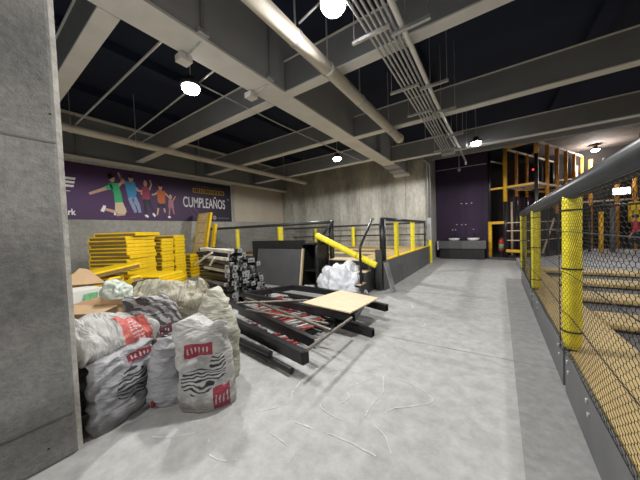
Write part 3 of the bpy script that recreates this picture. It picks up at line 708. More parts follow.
def put(proto, x, y, z, yaw, lab, roll=0, pitch=0):
    o = proto if proto.name not in used else copy_tree(proto); used[proto.name] = 1
    o.location = (x, y, z); o.rotation_euler = (roll, pitch, yaw); tag(o, lab, 'steel tube', 'steel tubes in the heap')
    return o
rows = 15
for i in range(rows):
    nn = (12, 12, 12, 11, 11, 11, 10, 10, 9, 8, 8, 7, 6, 5, 3)[i]
    y0 = -.50 + (.03 if i % 2 else 0) + .004 * i
    for k in range(nn):
        ly = y0 + k * .085; lx = random.uniform(-.13, .13)
        yaw = HY + R(random.uniform(-7, 7)) * (1 if i < 9 else 1.7)
        x = HC.x + lx * math.cos(HY) - ly * math.sin(HY); y = HC.y + ly
        light = (i == rows - 1 and k < 2) or (i == rows - 2 and k == 3) or (i == rows - 3 and k == 0) or (i == 9 and k == 0)
        pr = tl if light else random.choice((tp, tp, tp, tq, tq, tg))
        if light: lab = 'pale worn steel tube lying near the top of the tube heap'
        elif pr is tg: lab = 'worn grey steel tube in the tube heap'
        else: lab = 'black steel tube with grey end plate in the tube heap' if pr is tp else 'black steel tube with grey end sleeve in the tube heap'
        put(pr, x, y, i * .075 + (.03 if i > 8 else 0), yaw, lab, roll=R(random.uniform(-12, 12)), pitch=R(random.uniform(-1, 3) + (2.5 if i > 8 else 0)))
# loose pale tubes lying across the heap's near face
for (a, b, lab) in [((-5.15, 2.83, .80), (-4.45, 2.80, 1.08), 'long pale bar slanting across the face of the tube heap'), ((-4.55, 2.80, .82), (-4.35, 2.78, .98), 'short pale bar stuck in the face of the tube heap')]:
    tag(MB().bar(a, b, .035, .035).build('pale_bar', 'tube_light', bevel=.004), lab, 'bar')
# darker bundle behind, seen above the heap's shoulder
tb = tube_proto_plain('black'); used_b = 0
for i in range(14):
    for k in range(2 if i < 12 else 1):
        o = tb if used_b == 0 else copy_tree(tb); used_b += 1
        o.location = (-5.55 + random.uniform(-.04, .04) , 3.55 + k * .09, i * .08); o.rotation_euler = (0, 0, R(22 + random.uniform(-4, 4)))
        tag(o, 'black steel tube in the darker bundle behind the tube heap', 'steel tube', 'steel tubes in the bundle behind')

# ------------------------------------------------------------------ flat frames on the floor
def channel(mb, p, q, w=.09, h=.13, lip=.012):
    """U-channel lying on its back edge: web on the outside"""
    p, q = Vector(p), Vector(q); x, y, z = MB.frame(p, q)
    for (a, b, ww, hh) in ((0, -h / 2 + lip / 2, w, lip), (-w / 2 + lip / 2, 0, lip, h), (w / 2 - lip / 2, 0, lip, h), (0, h / 2 - lip / 2, w * 1.0, lip)):
        o = x * a + y * b; mb.bar(p + o, q + o, ww, hh)
def frame(name, label, pts, w, h, rungs, group, rm='black', rw=.035):
    c = sum((Vector(p) for p in pts), Vector()) / len(pts)
    t = thing(name, label, 'frame', (c.x, c.y, min(p[2] for p in pts)), group)
    n = len(pts)
    for i in range(n):
        mb = MB(); channel(mb, pts[i], pts[(i + 1) % n], w, h); mb.build('channel', 'black', t, bevel=.003)
    for (a, b) in rungs: MB().bar(a, b, rw, rw).build('rung', rm, t, bevel=.003)
    return t
def lerp(a, b, k): return tuple(a[i] + (b[i] - a[i]) * k for i in range(3))
# near pair of long channels and the thin frame
a, b = (-1.50, 1.86, .19), (-3.55, 2.22, .19)
c, d = (-3.75, 2.62, .25), (-1.50, 2.06, .25)
t = thing('steel_channel', 'thick black steel channel at the front edge of the frame pile', 'channel', a, 'long channels of the frame pile')
mb = MB(); channel(mb, a, b, .085, .125); mb.build('channel_body', 'black', t, bevel=.004)
MB().box((-1.488, 1.858, .19), (.012, .08, .12), Matrix.Rotation(R(-10), 3, 'Z')).build('end_plate', 'black_matte', t)
t = thing('steel_channel', 'second black steel channel of the frame pile, behind the front one', 'channel', c, 'long channels of the frame pile')
mb = MB(); channel(mb, d, c, .07, .10); mb.build('channel_body', 'black', t, bevel=.004)
MB().box((-1.488, 2.057, .25), (.012, .065, .095), Matrix.Rotation(R(-14), 3, 'Z')).build('end_plate', 'plate', t)
for k, (p, q, lab) in enumerate([((-1.62, 1.80, .05), (-3.1, 2.02, .05), 'black tube under the front channel, end showing'), ((-1.95, 1.84, .12), (-3.2, 2.0, .10), 'black tube tucked beneath the front channel')]):
    tag(MB().tube([p, q], .034, 12).build('round_tube', 'black'), lab, 'tube', 'tubes under the frame pile')
tag(MB().tube([(-1.43, 1.80, .30), (-1.46, 2.78, .30)], .018, 10).build('steel_rod', 'rod'), 'thin brown rod along the walkway end of the frame pile', 'rod', 'thin rods on the frame pile')
tag(MB().tube([(-3.40, 2.72, .335), (-1.44, 2.26, .325)], .020, 10).build('steel_rod', 'rod'), 'long thin rod across the middle of the frame pile', 'rod', 'thin rods on the frame pile')
tag(MB().tube([(-3.30, 2.45, .33), (-2.35, 3.05, .35)], .018, 10).build('steel_rod', 'rod'), 'thin rod slanting toward the plywood sheet', 'rod', 'thin rods on the frame pile')
tag(MB().tube([(-2.9, 2.30, .33), (-1.6, 2.45, .31)], .014, 10).build('steel_rod', 'rod'), 'short thin rod near the second channel', 'rod', 'thin rods on the frame pile')
# lower bed frame on the floor, red and pale rungs laid over it
F0, F1, F2, F3 = (-2.05, 2.42, .05), (-3.70, 2.80, .05), (-3.40, 4.05, .05), (-1.95, 3.80, .05)
frame('steel_rack', 'black rectangular steel rack lying flat at the bottom of the pile', [F0, F1, F2, F3], .06, .09, [], 'frames in the pile')
# upper frame: back half, the ridge channel passes under the plywood
G0, G1, G2, G3 = (-1.50, 2.88, .27), (-3.75, 2.95, .29), (-3.42, 3.92, .27), (-1.75, 3.90, .27)
frame('steel_rack', 'black rectangular steel rack on top of the pile, half under the plywood', [G0, G1, G2, G3], .085, .10, [(lerp(G1, G2, .5), lerp(G0, G3, .5))], 'frames in the pile')
SROW = [((-1.95, 2.50), (-3.35, 2.74)), ((-2.0, 2.74), (-3.3, 2.95)), ((-2.0, 2.16), (-3.15, 2.34)), ((-2.5, 3.15), (-3.4, 3.35))]
for row, (pa, pb) in enumerate(SROW):
    for k in range(15):
        fx = k / 14
        px, py = pa[0] + (pb[0] - pa[0]) * fx + random.uniform(-.03, .03), pa[1] + (pb[1] - pa[1]) * fx + random.uniform(-.03, .03)
        ang = R(62 + random.uniform(-8, 8)); L = random.uniform(.20, .34)
        m_ = 'red' if random.random() < .58 else 'pale_bar'
        mb = MB(); mb.box((px, py, .184 if row != 2 else .075), (L, .042, .022), Matrix.Rotation(ang, 3, 'Z'))
        lab = ('red painted steel strip' if m_ == 'red' else 'pale steel strip') + ' lying across the bottom rack'
        tag(mb.build('steel_strip', m_, bevel=.002), lab, 'strip', ('red' if m_ == 'red' else 'pale') + ' strips across the bottom rack')
for k in range(9):
    y = 2.55 + k * .14
    tag(MB().bar((-1.75 - .02 * k, y - .02, .15), (-3.5 + .02 * k, y + .34 - .02 * k, .15), .03, .022).build('cross_bar', 'black', bevel=.003), 'thin black bar laid across the bottom frame', 'bar', 'thin black bars on the bottom frame')
t = thing('channel_stub', 'black channel stub sticking out under the far plywood corner', 'channel', (-1.4, 3.6, .1))
mb = MB(); channel(mb, (-1.30, 3.62, .22), (-2.2, 3.9, .22), .08, .10); mb.build('channel_body', 'black', t, bevel=.003)
t = thing('channel_stub', 'black channel stub sticking out under the near plywood corner', 'channel', (-1.3, 3.0, .1))
mb = MB(); channel(mb, (-1.28, 3.03, .055), (-1.9, 3.12, .055), .08, .10); mb.build('channel_body', 'black', t, bevel=.003)
mb = MB(); mb.prism([(-2.36, 2.92), (-1.50, 2.83), (-1.44, 3.66), (-2.22, 3.86)], (0, 0, .332), (1, 0, 0), (0, 1, 0), (0, 0, .018))
tag(mb.build('plywood_sheet', 'plyface', bevel=.002), 'pale plywood sheet lying on the frame pile', 'plywood sheet')

# ------------------------------------------------------------------ sacks
def sack_mat(name, base, dirt=.25, fill=None, band=None, bandcol=(0.42, 0.03, 0.05), zebra=None, band2=None, stripes=0.0, zcol=(0.03, 0.03, 0.035)):
    m, nt, b = new_mat(name)
    tc = N(nt, 'ShaderNodeTexCoord'); se = N(nt, 'ShaderNodeSeparateXYZ'); nt.links.new(tc.outputs['Object'], se.inputs[0])
    nz = N(nt, 'ShaderNodeTexNoise'); nz.inputs['Scale'].default_value = 7; nz.inputs['Detail'].default_value = 6
    nt.links.new(tc.outputs['Object'], nz.inputs['Vector'])
    rp = N(nt, 'ShaderNodeValToRGB'); rp.color_ramp.elements[0].position = .35; rp.color_ramp.elements[1].position = .65
    rp.color_ramp.elements[0].color = tuple(c * (1 - dirt) for c in base) + (1,); rp.color_ramp.elements[1].color = tuple(base) + (1,)
    nt.links.new(nz.outputs['Fac'], rp.inputs['Fac']); out = rp.outputs['Color']
    def mth(op, a, bb=None):
        n = N(nt, 'ShaderNodeMath', operation=op)
        for i, q in enumerate((a, bb)):
            if q is None: continue
            if isinstance(q, (int, float)): n.inputs[i].default_value = q
            else: nt.links.new(q, n.inputs[i])
        return n.outputs[0]
    front = mth('LESS_THAN', se.outputs['Y'], 0.0)
    wob = mth('MULTIPLY', mth('SUBTRACT', nz.outputs['Fac'], .5), .10)
    def region(cx, cz, rx, rz, round_):
        dx = mth('DIVIDE', mth('ABSOLUTE', mth('SUBTRACT', se.outputs['X'], cx)), rx)
        dz = mth('DIVIDE', mth('ABSOLUTE', mth('SUBTRACT', mth('ADD', se.outputs['Z'], wob), cz)), rz)
        dd = mth('SQRT', mth('ADD', mth('MULTIPLY', dx, dx), mth('MULTIPLY', dz, dz))) if round_ else mth('MAXIMUM', dx, dz)
        return mth('MULTIPLY', mth('LESS_THAN', dd, 1.0), front)
    def paint(out, mask, colr):
        mx = N(nt, 'ShaderNodeMix', data_type='RGBA'); nt.links.new(mask, mx.inputs['Factor']); nt.links.new(out, mx.inputs['A'])
        mx.inputs['B'].default_value = tuple(colr) + (1,); return mx.outputs['Result']
    for bd in (band, band2):
        if bd:
            mk = region(*bd, False); out = paint(out, mk, bandcol)
            # pale broken lettering strokes inside the band
            wv = N(nt, 'ShaderNodeTexWave'); wv.inputs['Scale'].default_value = 11; wv.inputs['Distortion'].default_value = 4
            nt.links.new(tc.outputs['Object'], wv.inputs['Vector'])
            k2 = region(bd[0], bd[1], bd[2] * .8, bd[3] * .42, False)
            out = paint(out, mth('MULTIPLY', k2, mth('GREATER_THAN', wv.outputs['Fac'], .66)), (0.62, 0.50, 0.52))
    for zb in (zebra or []):
        mk = region(*zb, True)
        wv = N(nt, 'ShaderNodeTexWave', wave_type='RINGS'); wv.inputs['Scale'].default_value = 12; wv.inputs['Distortion'].default_value = 10; wv.inputs['Detail'].default_value = 1.5; wv.inputs['Detail Scale'].default_value = .8
        nt.links.new(tc.outputs['Object'], wv.inputs['Vector'])
        out = paint(out, mth('MULTIPLY', mk, mth('LESS_THAN', wv.outputs['Fac'], .42)), zcol)
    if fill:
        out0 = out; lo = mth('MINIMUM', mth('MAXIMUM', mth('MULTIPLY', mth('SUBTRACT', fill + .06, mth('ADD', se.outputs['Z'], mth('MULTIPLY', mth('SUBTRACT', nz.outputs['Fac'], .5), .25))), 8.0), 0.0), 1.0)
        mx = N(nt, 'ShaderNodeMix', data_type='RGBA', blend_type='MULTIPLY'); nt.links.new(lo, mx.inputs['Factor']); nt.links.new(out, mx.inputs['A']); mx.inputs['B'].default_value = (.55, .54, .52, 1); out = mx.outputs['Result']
    if stripes:
        wv = N(nt, 'ShaderNodeTexWave', bands_direction='DIAGONAL'); wv.inputs['Scale'].default_value = 6; wv.inputs['Distortion'].default_value = 7; wv.inputs['Detail'].default_value = 3
        nt.links.new(tc.outputs['Object'], wv.inputs['Vector'])
        out = paint(out, mth('LESS_THAN', wv.outputs['Fac'], stripes), (0.075, 0.072, 0.075))
    nt.links.new(out, b.inputs['Base Color']); b.inputs['Roughness'].default_value = .5
    mpz = N(nt, 'ShaderNodeMapping'); mpz.inputs['Scale'].default_value = (1.0, 1.0, 2.6); mpz.inputs['Rotation'].default_value = (.3, .7, .2); nt.links.new(tc.outputs['Object'], mpz.inputs['Vector'])
    wv = N(nt, 'ShaderNodeTexNoise'); wv.inputs['Scale'].default_value = 4.2; wv.inputs['Detail'].default_value = 3; wv.inputs['Distortion'].default_value = .5
    nt.links.new(mpz.outputs['Vector'], wv.inputs['Vector'])
    hgt = mth('SUBTRACT', 1.0, mth('MULTIPLY', mth('ABSOLUTE', mth('SUBTRACT', wv.outputs['Fac'], .5)), 5.0))
    bp = N(nt, 'ShaderNodeBump'); bp.inputs['Strength'].default_value = .8; bp.inputs['Distance'].default_value = .02
    nt.links.new(hgt, bp.inputs['Height']); nt.links.new(bp.outputs['Normal'], b.inputs['Normal'])
    return m

def sack(label, m, loc, yaw, w, d, h, seed, lean=(0, 0), topw=.8, topd=.12, botd=.6, amp=.014, fold=0.0, rot=None, tie=None, skew=0.0, group='filled woven sacks in the sack pile'):
    rows, n = 46, 64; vs = []; fs = []
    def prof(t, keys):
        for (t0, a), (t1, b) in zip(keys, keys[1:]):
            if t <= t1:
                k = (t - t0) / (t1 - t0); k = k * k * (3 - 2 * k); return a + (b - a) * k
        return keys[-1][1]
    Wk = [(0, .86), (.12, 1.0), (.55, .98), (.85, (topw + .95) / 2), (1, topw)]
    Tk = [(0, botd), (.18, 1.0), (.5, .95), (.8, .55), (1, topd)]
    for i in range(rows + 1):
        t = i / rows
        W, T = prof(t, Wk) * w / 2, prof(t, Tk) * d / 2
        for k in range(n):
            a = 2 * PI * k / n; c, s = math.cos(a), math.sin(a)
            x = W * math.copysign(abs(c) ** .75, c); y = T * math.copysign(abs(s) ** .85, s); z = h * t
            z += skew * x * t
            q = Vector((x * 5.5 + seed * 2.3, y * 5.5 + seed, z * 5.0 + seed * .7))
            wq = q + 0.6 * Vector((noise.noise(q * .7), noise.noise(q * .7 + Vector((5, 1, 2))), noise.noise(q * .7 + Vector((2, 8, 3)))))
            dz = 1 - 2.2 * abs(noise.noise(Vector((wq.x * 1.0, wq.y, wq.z * 1.7)))); d2 = 1 - 2.2 * abs(noise.noise(wq * 2.4)); d3 = noise.noise(q * .45)
            gain = amp * (dz + .5 * d2 + 1.7 * d3) * (1 + .8 * t)
            nx, ny = (c / max(W, .02)), (s / max(T, .02)); L = math.hypot(nx, ny)
            x += nx / L * gain; y += ny / L * gain
            y += .035 * math.sin(7 * x / w + seed) * t ** 4
            z += .16 * h * noise.noise(Vector((x * 7 + seed * 3, y * 4, seed))) * t ** 3
            x += lean[0] * t * t; y += lean[1] * t * t
            if fold > 0 and t > .72:
                u = (t - .72) / .28; y -= fold * u; z -= h * .30 * u * u
            # pinched bottom corners
            if t < .12: z = z * 1.0; x *= 1 + .10 * (1 - t / .12) * abs(c) ** 6
            vs.append(Vector((x, y, max(z, 0.002))))
    for i in range(rows):
        for k in range(n):
            k2 = (k + 1) % n; fs.append((i * n + k, i * n + k2, (i + 1) * n + k2, (i + 1) * n + k))
    fs.append(tuple(range(n - 1, -1, -1))); fs.append(tuple(rows * n + k for k in range(n)))
    mb = MB(); mb.add(vs, fs); o = mb.build('woven_sack', m, smooth=True)
    o.location = loc; o.rotation_euler = (0, 0, R(yaw)) if rot is None else rot
    tag(o, label, 'sack', group)
    return o
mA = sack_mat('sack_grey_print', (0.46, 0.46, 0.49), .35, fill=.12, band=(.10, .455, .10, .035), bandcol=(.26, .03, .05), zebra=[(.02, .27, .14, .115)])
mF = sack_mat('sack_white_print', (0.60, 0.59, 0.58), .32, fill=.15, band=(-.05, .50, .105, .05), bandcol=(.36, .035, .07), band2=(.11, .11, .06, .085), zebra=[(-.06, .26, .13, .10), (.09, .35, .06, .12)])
mC = sack_mat('sack_plain_grey', (0.46, 0.46, 0.49), .25)
mB_ = sack_mat('sack_striped', (0.42, 0.41, 0.42), .3, band=(-.02, .50, .2, .045), bandcol=(.17, .03, .05), stripes=.45)
mR = sack_mat('sack_white_red', (0.52, 0.51, 0.50), .28, band=(.06, .40, .13, .13), bandcol=(.55, .12, .10))
mH = sack_mat('sack_cream', (0.54, 0.53, 0.44), .22)
mT = sack_mat('sack_beige', (0.46, 0.43, 0.33), .32)
mI = sack_mat('sack_bluegrey', (0.20, 0.22, 0.25), .4)
def lying(o, at_, axis, out):
    bz = Vector(axis).normalized(); by = -Vector(out).normalized(); by = (by - bz * by.dot(bz)).normalized(); bx_ = by.cross(bz)
    o.rotation_euler = Matrix((bx_, by, bz)).transposed().to_euler(); o.location = at_
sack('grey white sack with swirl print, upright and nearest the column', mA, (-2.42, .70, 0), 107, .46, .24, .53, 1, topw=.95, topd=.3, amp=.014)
sack('dull blue grey sack in the gap behind the sack nearest the column', mI, (-2.80, .60, 0), 105, .34, .24, .50, 9, topd=.4)
o = sack('white sack with a red patch slumped on top of the sack nearest the column', mR, (0, 0, 0), 0, .40, .23, .58, 4, amp=.020, topw=.78, topd=.6, botd=.7)
lying(o, (-2.56, .44, .63), (-.28, .94, -.08), (.62, .05, .78))
sack('grey black striped sack standing behind the slumped white sack', mB_, (-2.82, 1.08, 0), 72, .46, .28, .81, 5, amp=.022, topw=.78, topd=.25, lean=(-.03, -.02))
sack('plain pale grey sack wedged between the two printed sacks', mC, (-2.27, 1.0, 0), 62, .34, .22, .54, 6, topw=.6, topd=.25, lean=(.02, 0), amp=.014)
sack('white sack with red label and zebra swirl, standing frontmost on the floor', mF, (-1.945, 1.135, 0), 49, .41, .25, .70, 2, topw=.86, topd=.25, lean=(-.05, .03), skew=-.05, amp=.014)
sack('tall cream sack behind the zebra swirl sack, its top twisted to a point', mH, (-2.23, 1.40, 0), 47, .40, .20, .88, 7, topw=.12, topd=.2, lean=(-.01, .02), amp=.013)
o = sack('long beige sack with an open mouth lying across the top of the sack pile', mT, (0, 0, 0), 0, .34, .20, .86, 8, topw=.95, topd=.75, botd=.5, amp=.018)
lying(o, (-3.58, 1.19, .73), (.826, .564, -.03), (.50, -.55, .68))
sack('beige sack standing under the mouth of the long beige sack', mT, (-2.98, 1.58, 0), 40, .42, .28, .64, 12, topw=.9, topd=.5, amp=.02)
# red seam strip down the side of C
mb = MB(); mb.tube([(-2.335, .905, .40), (-2.27, .875, .28), (-2.262, .855, .14), (-2.28, .845, .03)], .017, 8)
tag(mb.build('red_strap', flat('red_strap', (0.32, 0.03, 0.04), .6), smooth=True), 'dark red strap hanging between grey sack and plain sack', 'strap')
crumple('plastic_bag', mat('green_tinted_plastic', (0.55, 0.60, 0.53), .4, var=.2, scale=9), 'small white green plastic bag behind the striped sack', 'plastic bag', (-3.62, 1.06, .72), .15, .12, .19, 11, amp=.10, freq=8)

# ------------------------------------------------------------------ cardboard
t = thing('cardboard_box', 'open brown cardboard box behind the sacks', 'box', (-3.9, 1.0, 0))
Q = Matrix.Rotation(R(35), 3, 'Z'); o0 = Vector((-3.95, 1.05, 0))
def bq(c, d, rot=None):
    mb = MB(); mb.box(o0 + Q @ Vector(c), d, (Q @ rot) if rot is not None else Q); return mb
bw, bd, bh = .62, .50, .64
mb = MB()
for c, d in (((0, -bd / 2, bh / 2), (bw, .008, bh)), ((0, bd / 2, bh / 2), (bw, .008, bh)), ((-bw / 2, 0, bh / 2), (.008, bd, bh)), ((bw / 2, 0, bh / 2), (.008, bd, bh)), ((0, 0, .006), (bw, bd, .008))):
    mb.box(o0 + Q @ Vector(c), d, Q)
mb.build('carton_body', 'cardboard', t)
bq((0, -bd / 2 - .13, bh + .0), (bw + .05, .27, .008), Matrix.Rotation(R(6), 3, 'X')).build('flap', 'cardboard', t)
t = thing('white_carton', 'small white carton with green print behind the cardboard flap', 'box', (-5.25, 1.02, 0))
MB().box((-4.92, .90, .35), (.42, .55, .70), Matrix.Rotation(R(12), 3, 'Z')).build('carton_body', 'carton', t, bevel=.004)
MB().box((-4.71, 1.06, .60), (.004, .16, .10), Matrix.Rotation(R(12), 3, 'Z')).build('green_panel', 'green_print', t)
mb = MB(); mb.prism([(0, 0), (.52, -.02), (.30, .24), (.20, .27)], (-5.20, .84, .74), (.45, .89, 0), (-.3, .15, .85), (.008, -.004, .01))
tag(mb.build('cardboard_sheet', 'cardboard'), 'folded brown cardboard sheet leaning on the pad heap', 'cardboard sheet')

# ------------------------------------------------------------------ right hand railing with net
RT = thing('net_railing', 'long black railing with netting and yellow padded posts beside the walkway', 'railing', (.44, 0, 0), rz=R(-1.3))
PY = [-2.04, .41, 2.86, 5.31, 7.76]
MB().tube([(0.05, -2.4, 1.66), (0.05, 7.70, 1.67), (0.05, 7.82, 1.665), (0.05, 7.90, 1.62)], .072, 20).build('top_rail', 'foam', RT, smooth=True, local=True)
for y in PY:
    p = MB(); p.tube([(.05, y, 0), (.05, y, 1.62)], .032, 12); p = p.build('post', 'black', RT, local=True)
    q = MB(); q.tube([(.05, y, .36), (.05, y, .42), (.05, y, 1.58), (.05, y, 1.62)], [.045, .060, .061, .056], 18); q.build('foam_sleeve', 'yellow_pad', p, smooth=True, local=True)
    for z in (.50, 1.02, 1.5): MB().tube([(.05, y, z), (.05, y, z + .012)], .067, 18).build('tie_band', 'black', p, local=True)
for a_, b_ in zip(PY, PY[1:]):
    k = MB(); k.bx(.0, .022, a_ + .05, b_ - .05, .0, .345); k = k.build('kick_plate', 'kick', RT, bevel=.004, local=True)
    for y in (a_ + .18, b_ - .72, b_ - .18):
        for z in (.29, .22): MB().box((-.004, y + (z - .22) * .5, z), (.012, .024, .024)).build('bolt', 'galv', k, bevel=.003, local=True)
def net_panel(y0, y1, z0, z1, cw=.029, per=.046, r=.0013):
    vs = []; fs = []
    def seg(p, q, rr):
        o = len(vs); d = Vector((0, q[0] - p[0], q[1] - p[1])); L = d.length
        if L < 1e-6: return
        n1 = Vector((0, -d.z, d.y)) / L * rr; n2 = Vector((1, 0, 0)) * rr
        for e in (p, q):
            c = Vector((X0(e), e[0], e[1])); vs.extend([c + n1, c - n1 * .5 + n2, c - n1 * .5 - n2])
        for k in range(3): fs.append((o + k, o + (k + 1) % 3, o + 3 + (k + 1) % 3, o + 3 + k))
    def X0(e): return .004 - .030 * max(0.0, 1 - min(abs(e[0] - q) for q in PY) / .16) ** .7 - .006 * noise.noise(Vector((0, e[0] * 1.3, e[1] * 1.5)))
    n = int((y1 - y0) / cw); A = cw / 2
    for i in range(n + 1):
        yc = y0 + i * cw; s = 1 if i % 2 else -1; z = z0; prev = (yc - s * A, z)
        while z < z1:
            for (dz, sg) in ((.013, -1), (.023, 1), (.036, 1), (per, -1)):
                cur = (yc + s * sg * A, min(z + dz, z1)); seg(prev, cur, r); prev = cur
            z += per
    z = z0
    for zz in (z0, z0 + .33, z0 + .66, z0 + .99, z1):
        yy = y0
        while yy < y1 - 1e-4:
            seg((yy, zz), (min(yy + .1, y1), zz), .0032); yy += .1
    mb = MB(); mb.add(vs, fs); return mb.build('net', 'net', RT, local=True)
for a_, b_ in zip(PY, PY[1:]): net_panel(a_, b_, .345, 1.60)

# ------------------------------------------------------------------ trampoline court
t = thing('trampoline_court', 'trampoline court with tan pads behind the netted railing', 'trampoline', (.62, 0, 0))
MB().bx(.98, 8.9, -3.5, 8.1, 0, .20).build('court_base', 'black_matte', t)
bandy = [(-2.2, -1.7), (-.95, -.45), (.25, .75), (1.45, 1.95), (2.62, 3.10), (3.78, 4.28), (4.98, 5.48), (6.2, 6.7), (7.55, 8.1)]
for (a0, b0), (a1, b1) in zip(bandy, bandy[1:]):
    MB().bx(1.0, 5.2, b0 + .02, a1 - .02, .20, .27).build('trampoline_bed', 'bed', t)
def pad(x0, x1, y0, y1):
    f = MB().bx(x0, x1, y0, y1, .285, .345).build('frame_pad', 'beige_pad', t, bevel=.016)
    MB().bx(x0 + .01, x1 - .01, y0 - .012, y1 + .012, .20, .29).build('dark_skirt', 'black', f)
f = MB().prism([(.395, -3.4), (.99, -3.4), (.99, 8.1), (.655, 8.1)], (0, 0, .285), (1, 0, 0), (0, 1, 0), (0, 0, .06)).build('frame_pad', 'beige_pad', t, bevel=.016)
MB().prism([(.40, -3.4), (.98, -3.4), (.98, 8.1), (.66, 8.1)], (0, 0, .0), (1, 0, 0), (0, 1, 0), (0, 0, .285)).build('dark_skirt', 'black', f)
for (y0, y1) in bandy: pad(1.0, 5.2, y0, y1)
t = thing('landing_mat', 'pale grey landing mat on the far part of the court', 'mat', (3.5, 11, 0))
mb = MB(); mb.prism([(.75, 8.13), (8.9, 8.13), (8.9, 16.0), (3.75, 16.0), (1.75, 12.0), (.75, 11.2)], (0, 0, 0), (1, 0, 0), (0, 1, 0), (0, 0, .235)); mb.build('mat_body', 'court', t, bevel=.01)
mb = MB()
for y in (9.4, 10.8, 12.2, 13.6): mb.bx(1.9 if y < 12 else 3.1, 8.8, y, y + .05, .235, .242)
mb.build('seam_line', 'bed', t)

# ------------------------------------------------------------------ play tower
ua = Vector((.44, .90, 0)).normalized(); ub = Vector((-.90, .44, 0)).normalized()
K0 = Vector((1.42, 12.11, 0)); P1 = Vector((.52, 12.55, 0))
t = thing('play_tower', 'tall climbing structure of orange padded posts beside the purple wall', 'play structure', (K0.x, K0.y, 0))
def tpost(p, z0, z1, m, r=.055): return MB().tube([(p.x, p.y, z0), (p.x, p.y, z1)], r, 12).build('post', m, t, smooth=True)
def tbeam(p, q, z, m, w=.06, h=.06, name='beam', zq=None): return MB().bar((p.x, p.y, z), (q.x, q.y, z if zq is None else zq), w, h).build(name, m, t, bevel=.006)
TOP = 4.45
tpost(P1, 0.05, 2.36, 'black', .05); tpost(P1, 2.36, TOP, 'amber', .07)
L0 = Vector((-.0, 12.70, 0))
tpost(L0, .1, 1.58, 'amber', .07); tpost(L0, 1.58, TOP, 'black', .05)
for k in range(1, 6):
    p = K0 + ua * (k * .95); tpost(p, .1, 2.2 if k % 2 else 1.8, 'black', .05); tpost(p, 2.2 if k % 2 else 1.8, TOP, 'orange', .06)
    p2 = P1 + ua * (k * .95); tpost(p2, .1, 2.6, 'black', .05); tpost(p2, 2.6, TOP, 'orange' if k < 3 else 'black', .055)
tpost(K0, .1, 4.0, 'black', .06); tpost(K0, 4.0, TOP, 'orange', .07)
pI = P1 + ua * 1.0 + ub * .2; tpost(pI, .1, 2.4, 'pale_rail', .045)
E_ = K0 + ua * 4.75; EP = P1 + ua * 4.75
for z, m in ((TOP, 'pale_rail'), (2.92, 'pale_rail')):
    tbeam(K0, E_, z, m, .07, .07); tbeam(P1, EP, z, m, .07, .07); tbeam(P1, K0, z, 'amber', .06, .07)
tbeam(L0, P1, 2.92, 'amber', .05, .08); tbeam(L0, P1, 1.52, 'amber', .06, .11)
tbeam(L0, L0 + Vector((.6, 1.2, 0)), TOP - .35, 'pale_rail', .05, .05)
for k in range(5): tbeam(P1 + ua * (k * .95), K0 + ua * (k * .95), 2.85, 'orange' if k % 2 else 'black', .05, .06)
for k in range(6):
    p = P1 + ua * (.7 * k + .3); q = K0 + ua * (.7 * k + .3); tbeam(p, q, 2.98, 'pale_rail', .34, .02, 'floor_board')
for z, m in ((1.50, 'pale_rail'), (1.18, 'pale_rail'), (.80, 'pale_rail')): tbeam(P1, K0, z, m, .03, .035, 'rail'); tbeam(K0, E_, z, m, .03, .035, 'rail')
tbeam(P1, K0, .38, 'amber', .08, .11, 'bumper'); 
mb = MB(); mb.prism([(-.05, 12.86), (-.05, 12.60), (.55, 12.48), (1.45, 12.04), (3.6, 16.6), (-.0, 16.6)], (0, 0, 0), (1, 0, 0), (0, 1, 0), (0, 0, .10)); mb.build('base_floor', 'charcoal', t)
mb = MB(); mb.bar((K0 + ua * .5).to_tuple()[:2] + (.3,), (K0 + ua * 1.6).to_tuple()[:2] + (1.6,), .05, .04); mb.build('brace', 'pale_rail', t)
for k in range(3):
    p = P1 + ua * (1.2 + k * 1.1) + ub * .3; MB().bx(p.x - .3, p.x + .3, p.y - .02, p.y + .02, .1, 4.2).build('hanging_curtain', flat('plum_curtain', (0.045, 0.022, 0.03), .8), t)
MB().box((P1.x + .95, P1.y + .75, 3.62), (.06, .06, .06)).build('signal_lamp', emit('red_signal', (1, .05, .03), 2.0), t)

# far posts and rails across the court
fp = [((3.55, 14.1), 'amber', .07, 1.80, 'amber padded post at the far side of the court'), ((3.86, 14.15), 'greymat', .08, 1.92, 'grey padded post beside the amber post across the court'),
      ((3.28, 14.3), 'black', .05, 2.0, 'thin black post beside the amber post across the court')]
for (x, y), m, r, zt, lab in fp:
    tag(MB().tube([(x, y, .235), (x, y, zt)], r, 12).build('padded_post', m, smooth=True), lab, 'post', 'posts across the court')
t = thing('court_rail', 'black rail at the far side of the court', 'railing', (3.5, 14.1, .235))
MB().tube([(2.75, 14.1, 2.02), (7.5, 14.1, 2.04)], .045, 10).build('top_rail', 'black', t, smooth=True)
for x in (5.5, 7.4): MB().tube([(x, 14.1, .235), (x, 14.1, 2.02)], .04, 10).build('post', 'black', t)
t = thing('climbing_frame', 'orange climbing posts along the dark wall behind the court', 'play structure', (5, 16, .235))
for i, (x, m, z1, r) in enumerate([(3.3, 'pale_rail', 4.0, .05), (3.75, 'orange', 4.2, .07), (4.15, 'black', 4.2, .06), (4.55, 'orange', 4.2, .08), (5.05, 'orange', 4.2, .08), (5.6, 'amber', 4.2, .09), (6.2, 'orange', 4.2, .08)]):
    MB().tube([(x, 16.2, .235), (x, 16.2, z1)], r, 10).build('post', m, t, smooth=True)
for z in (2.3, 3.4): MB().bx(2.6, 7.0, 16.15, 16.25, z, z + .07).build('beam', 'pale_rail', t)
t = thing('yellow_bag', 'yellow punching pad hanging behind the person in red', 'pad', (4.75, 15.0, .235))
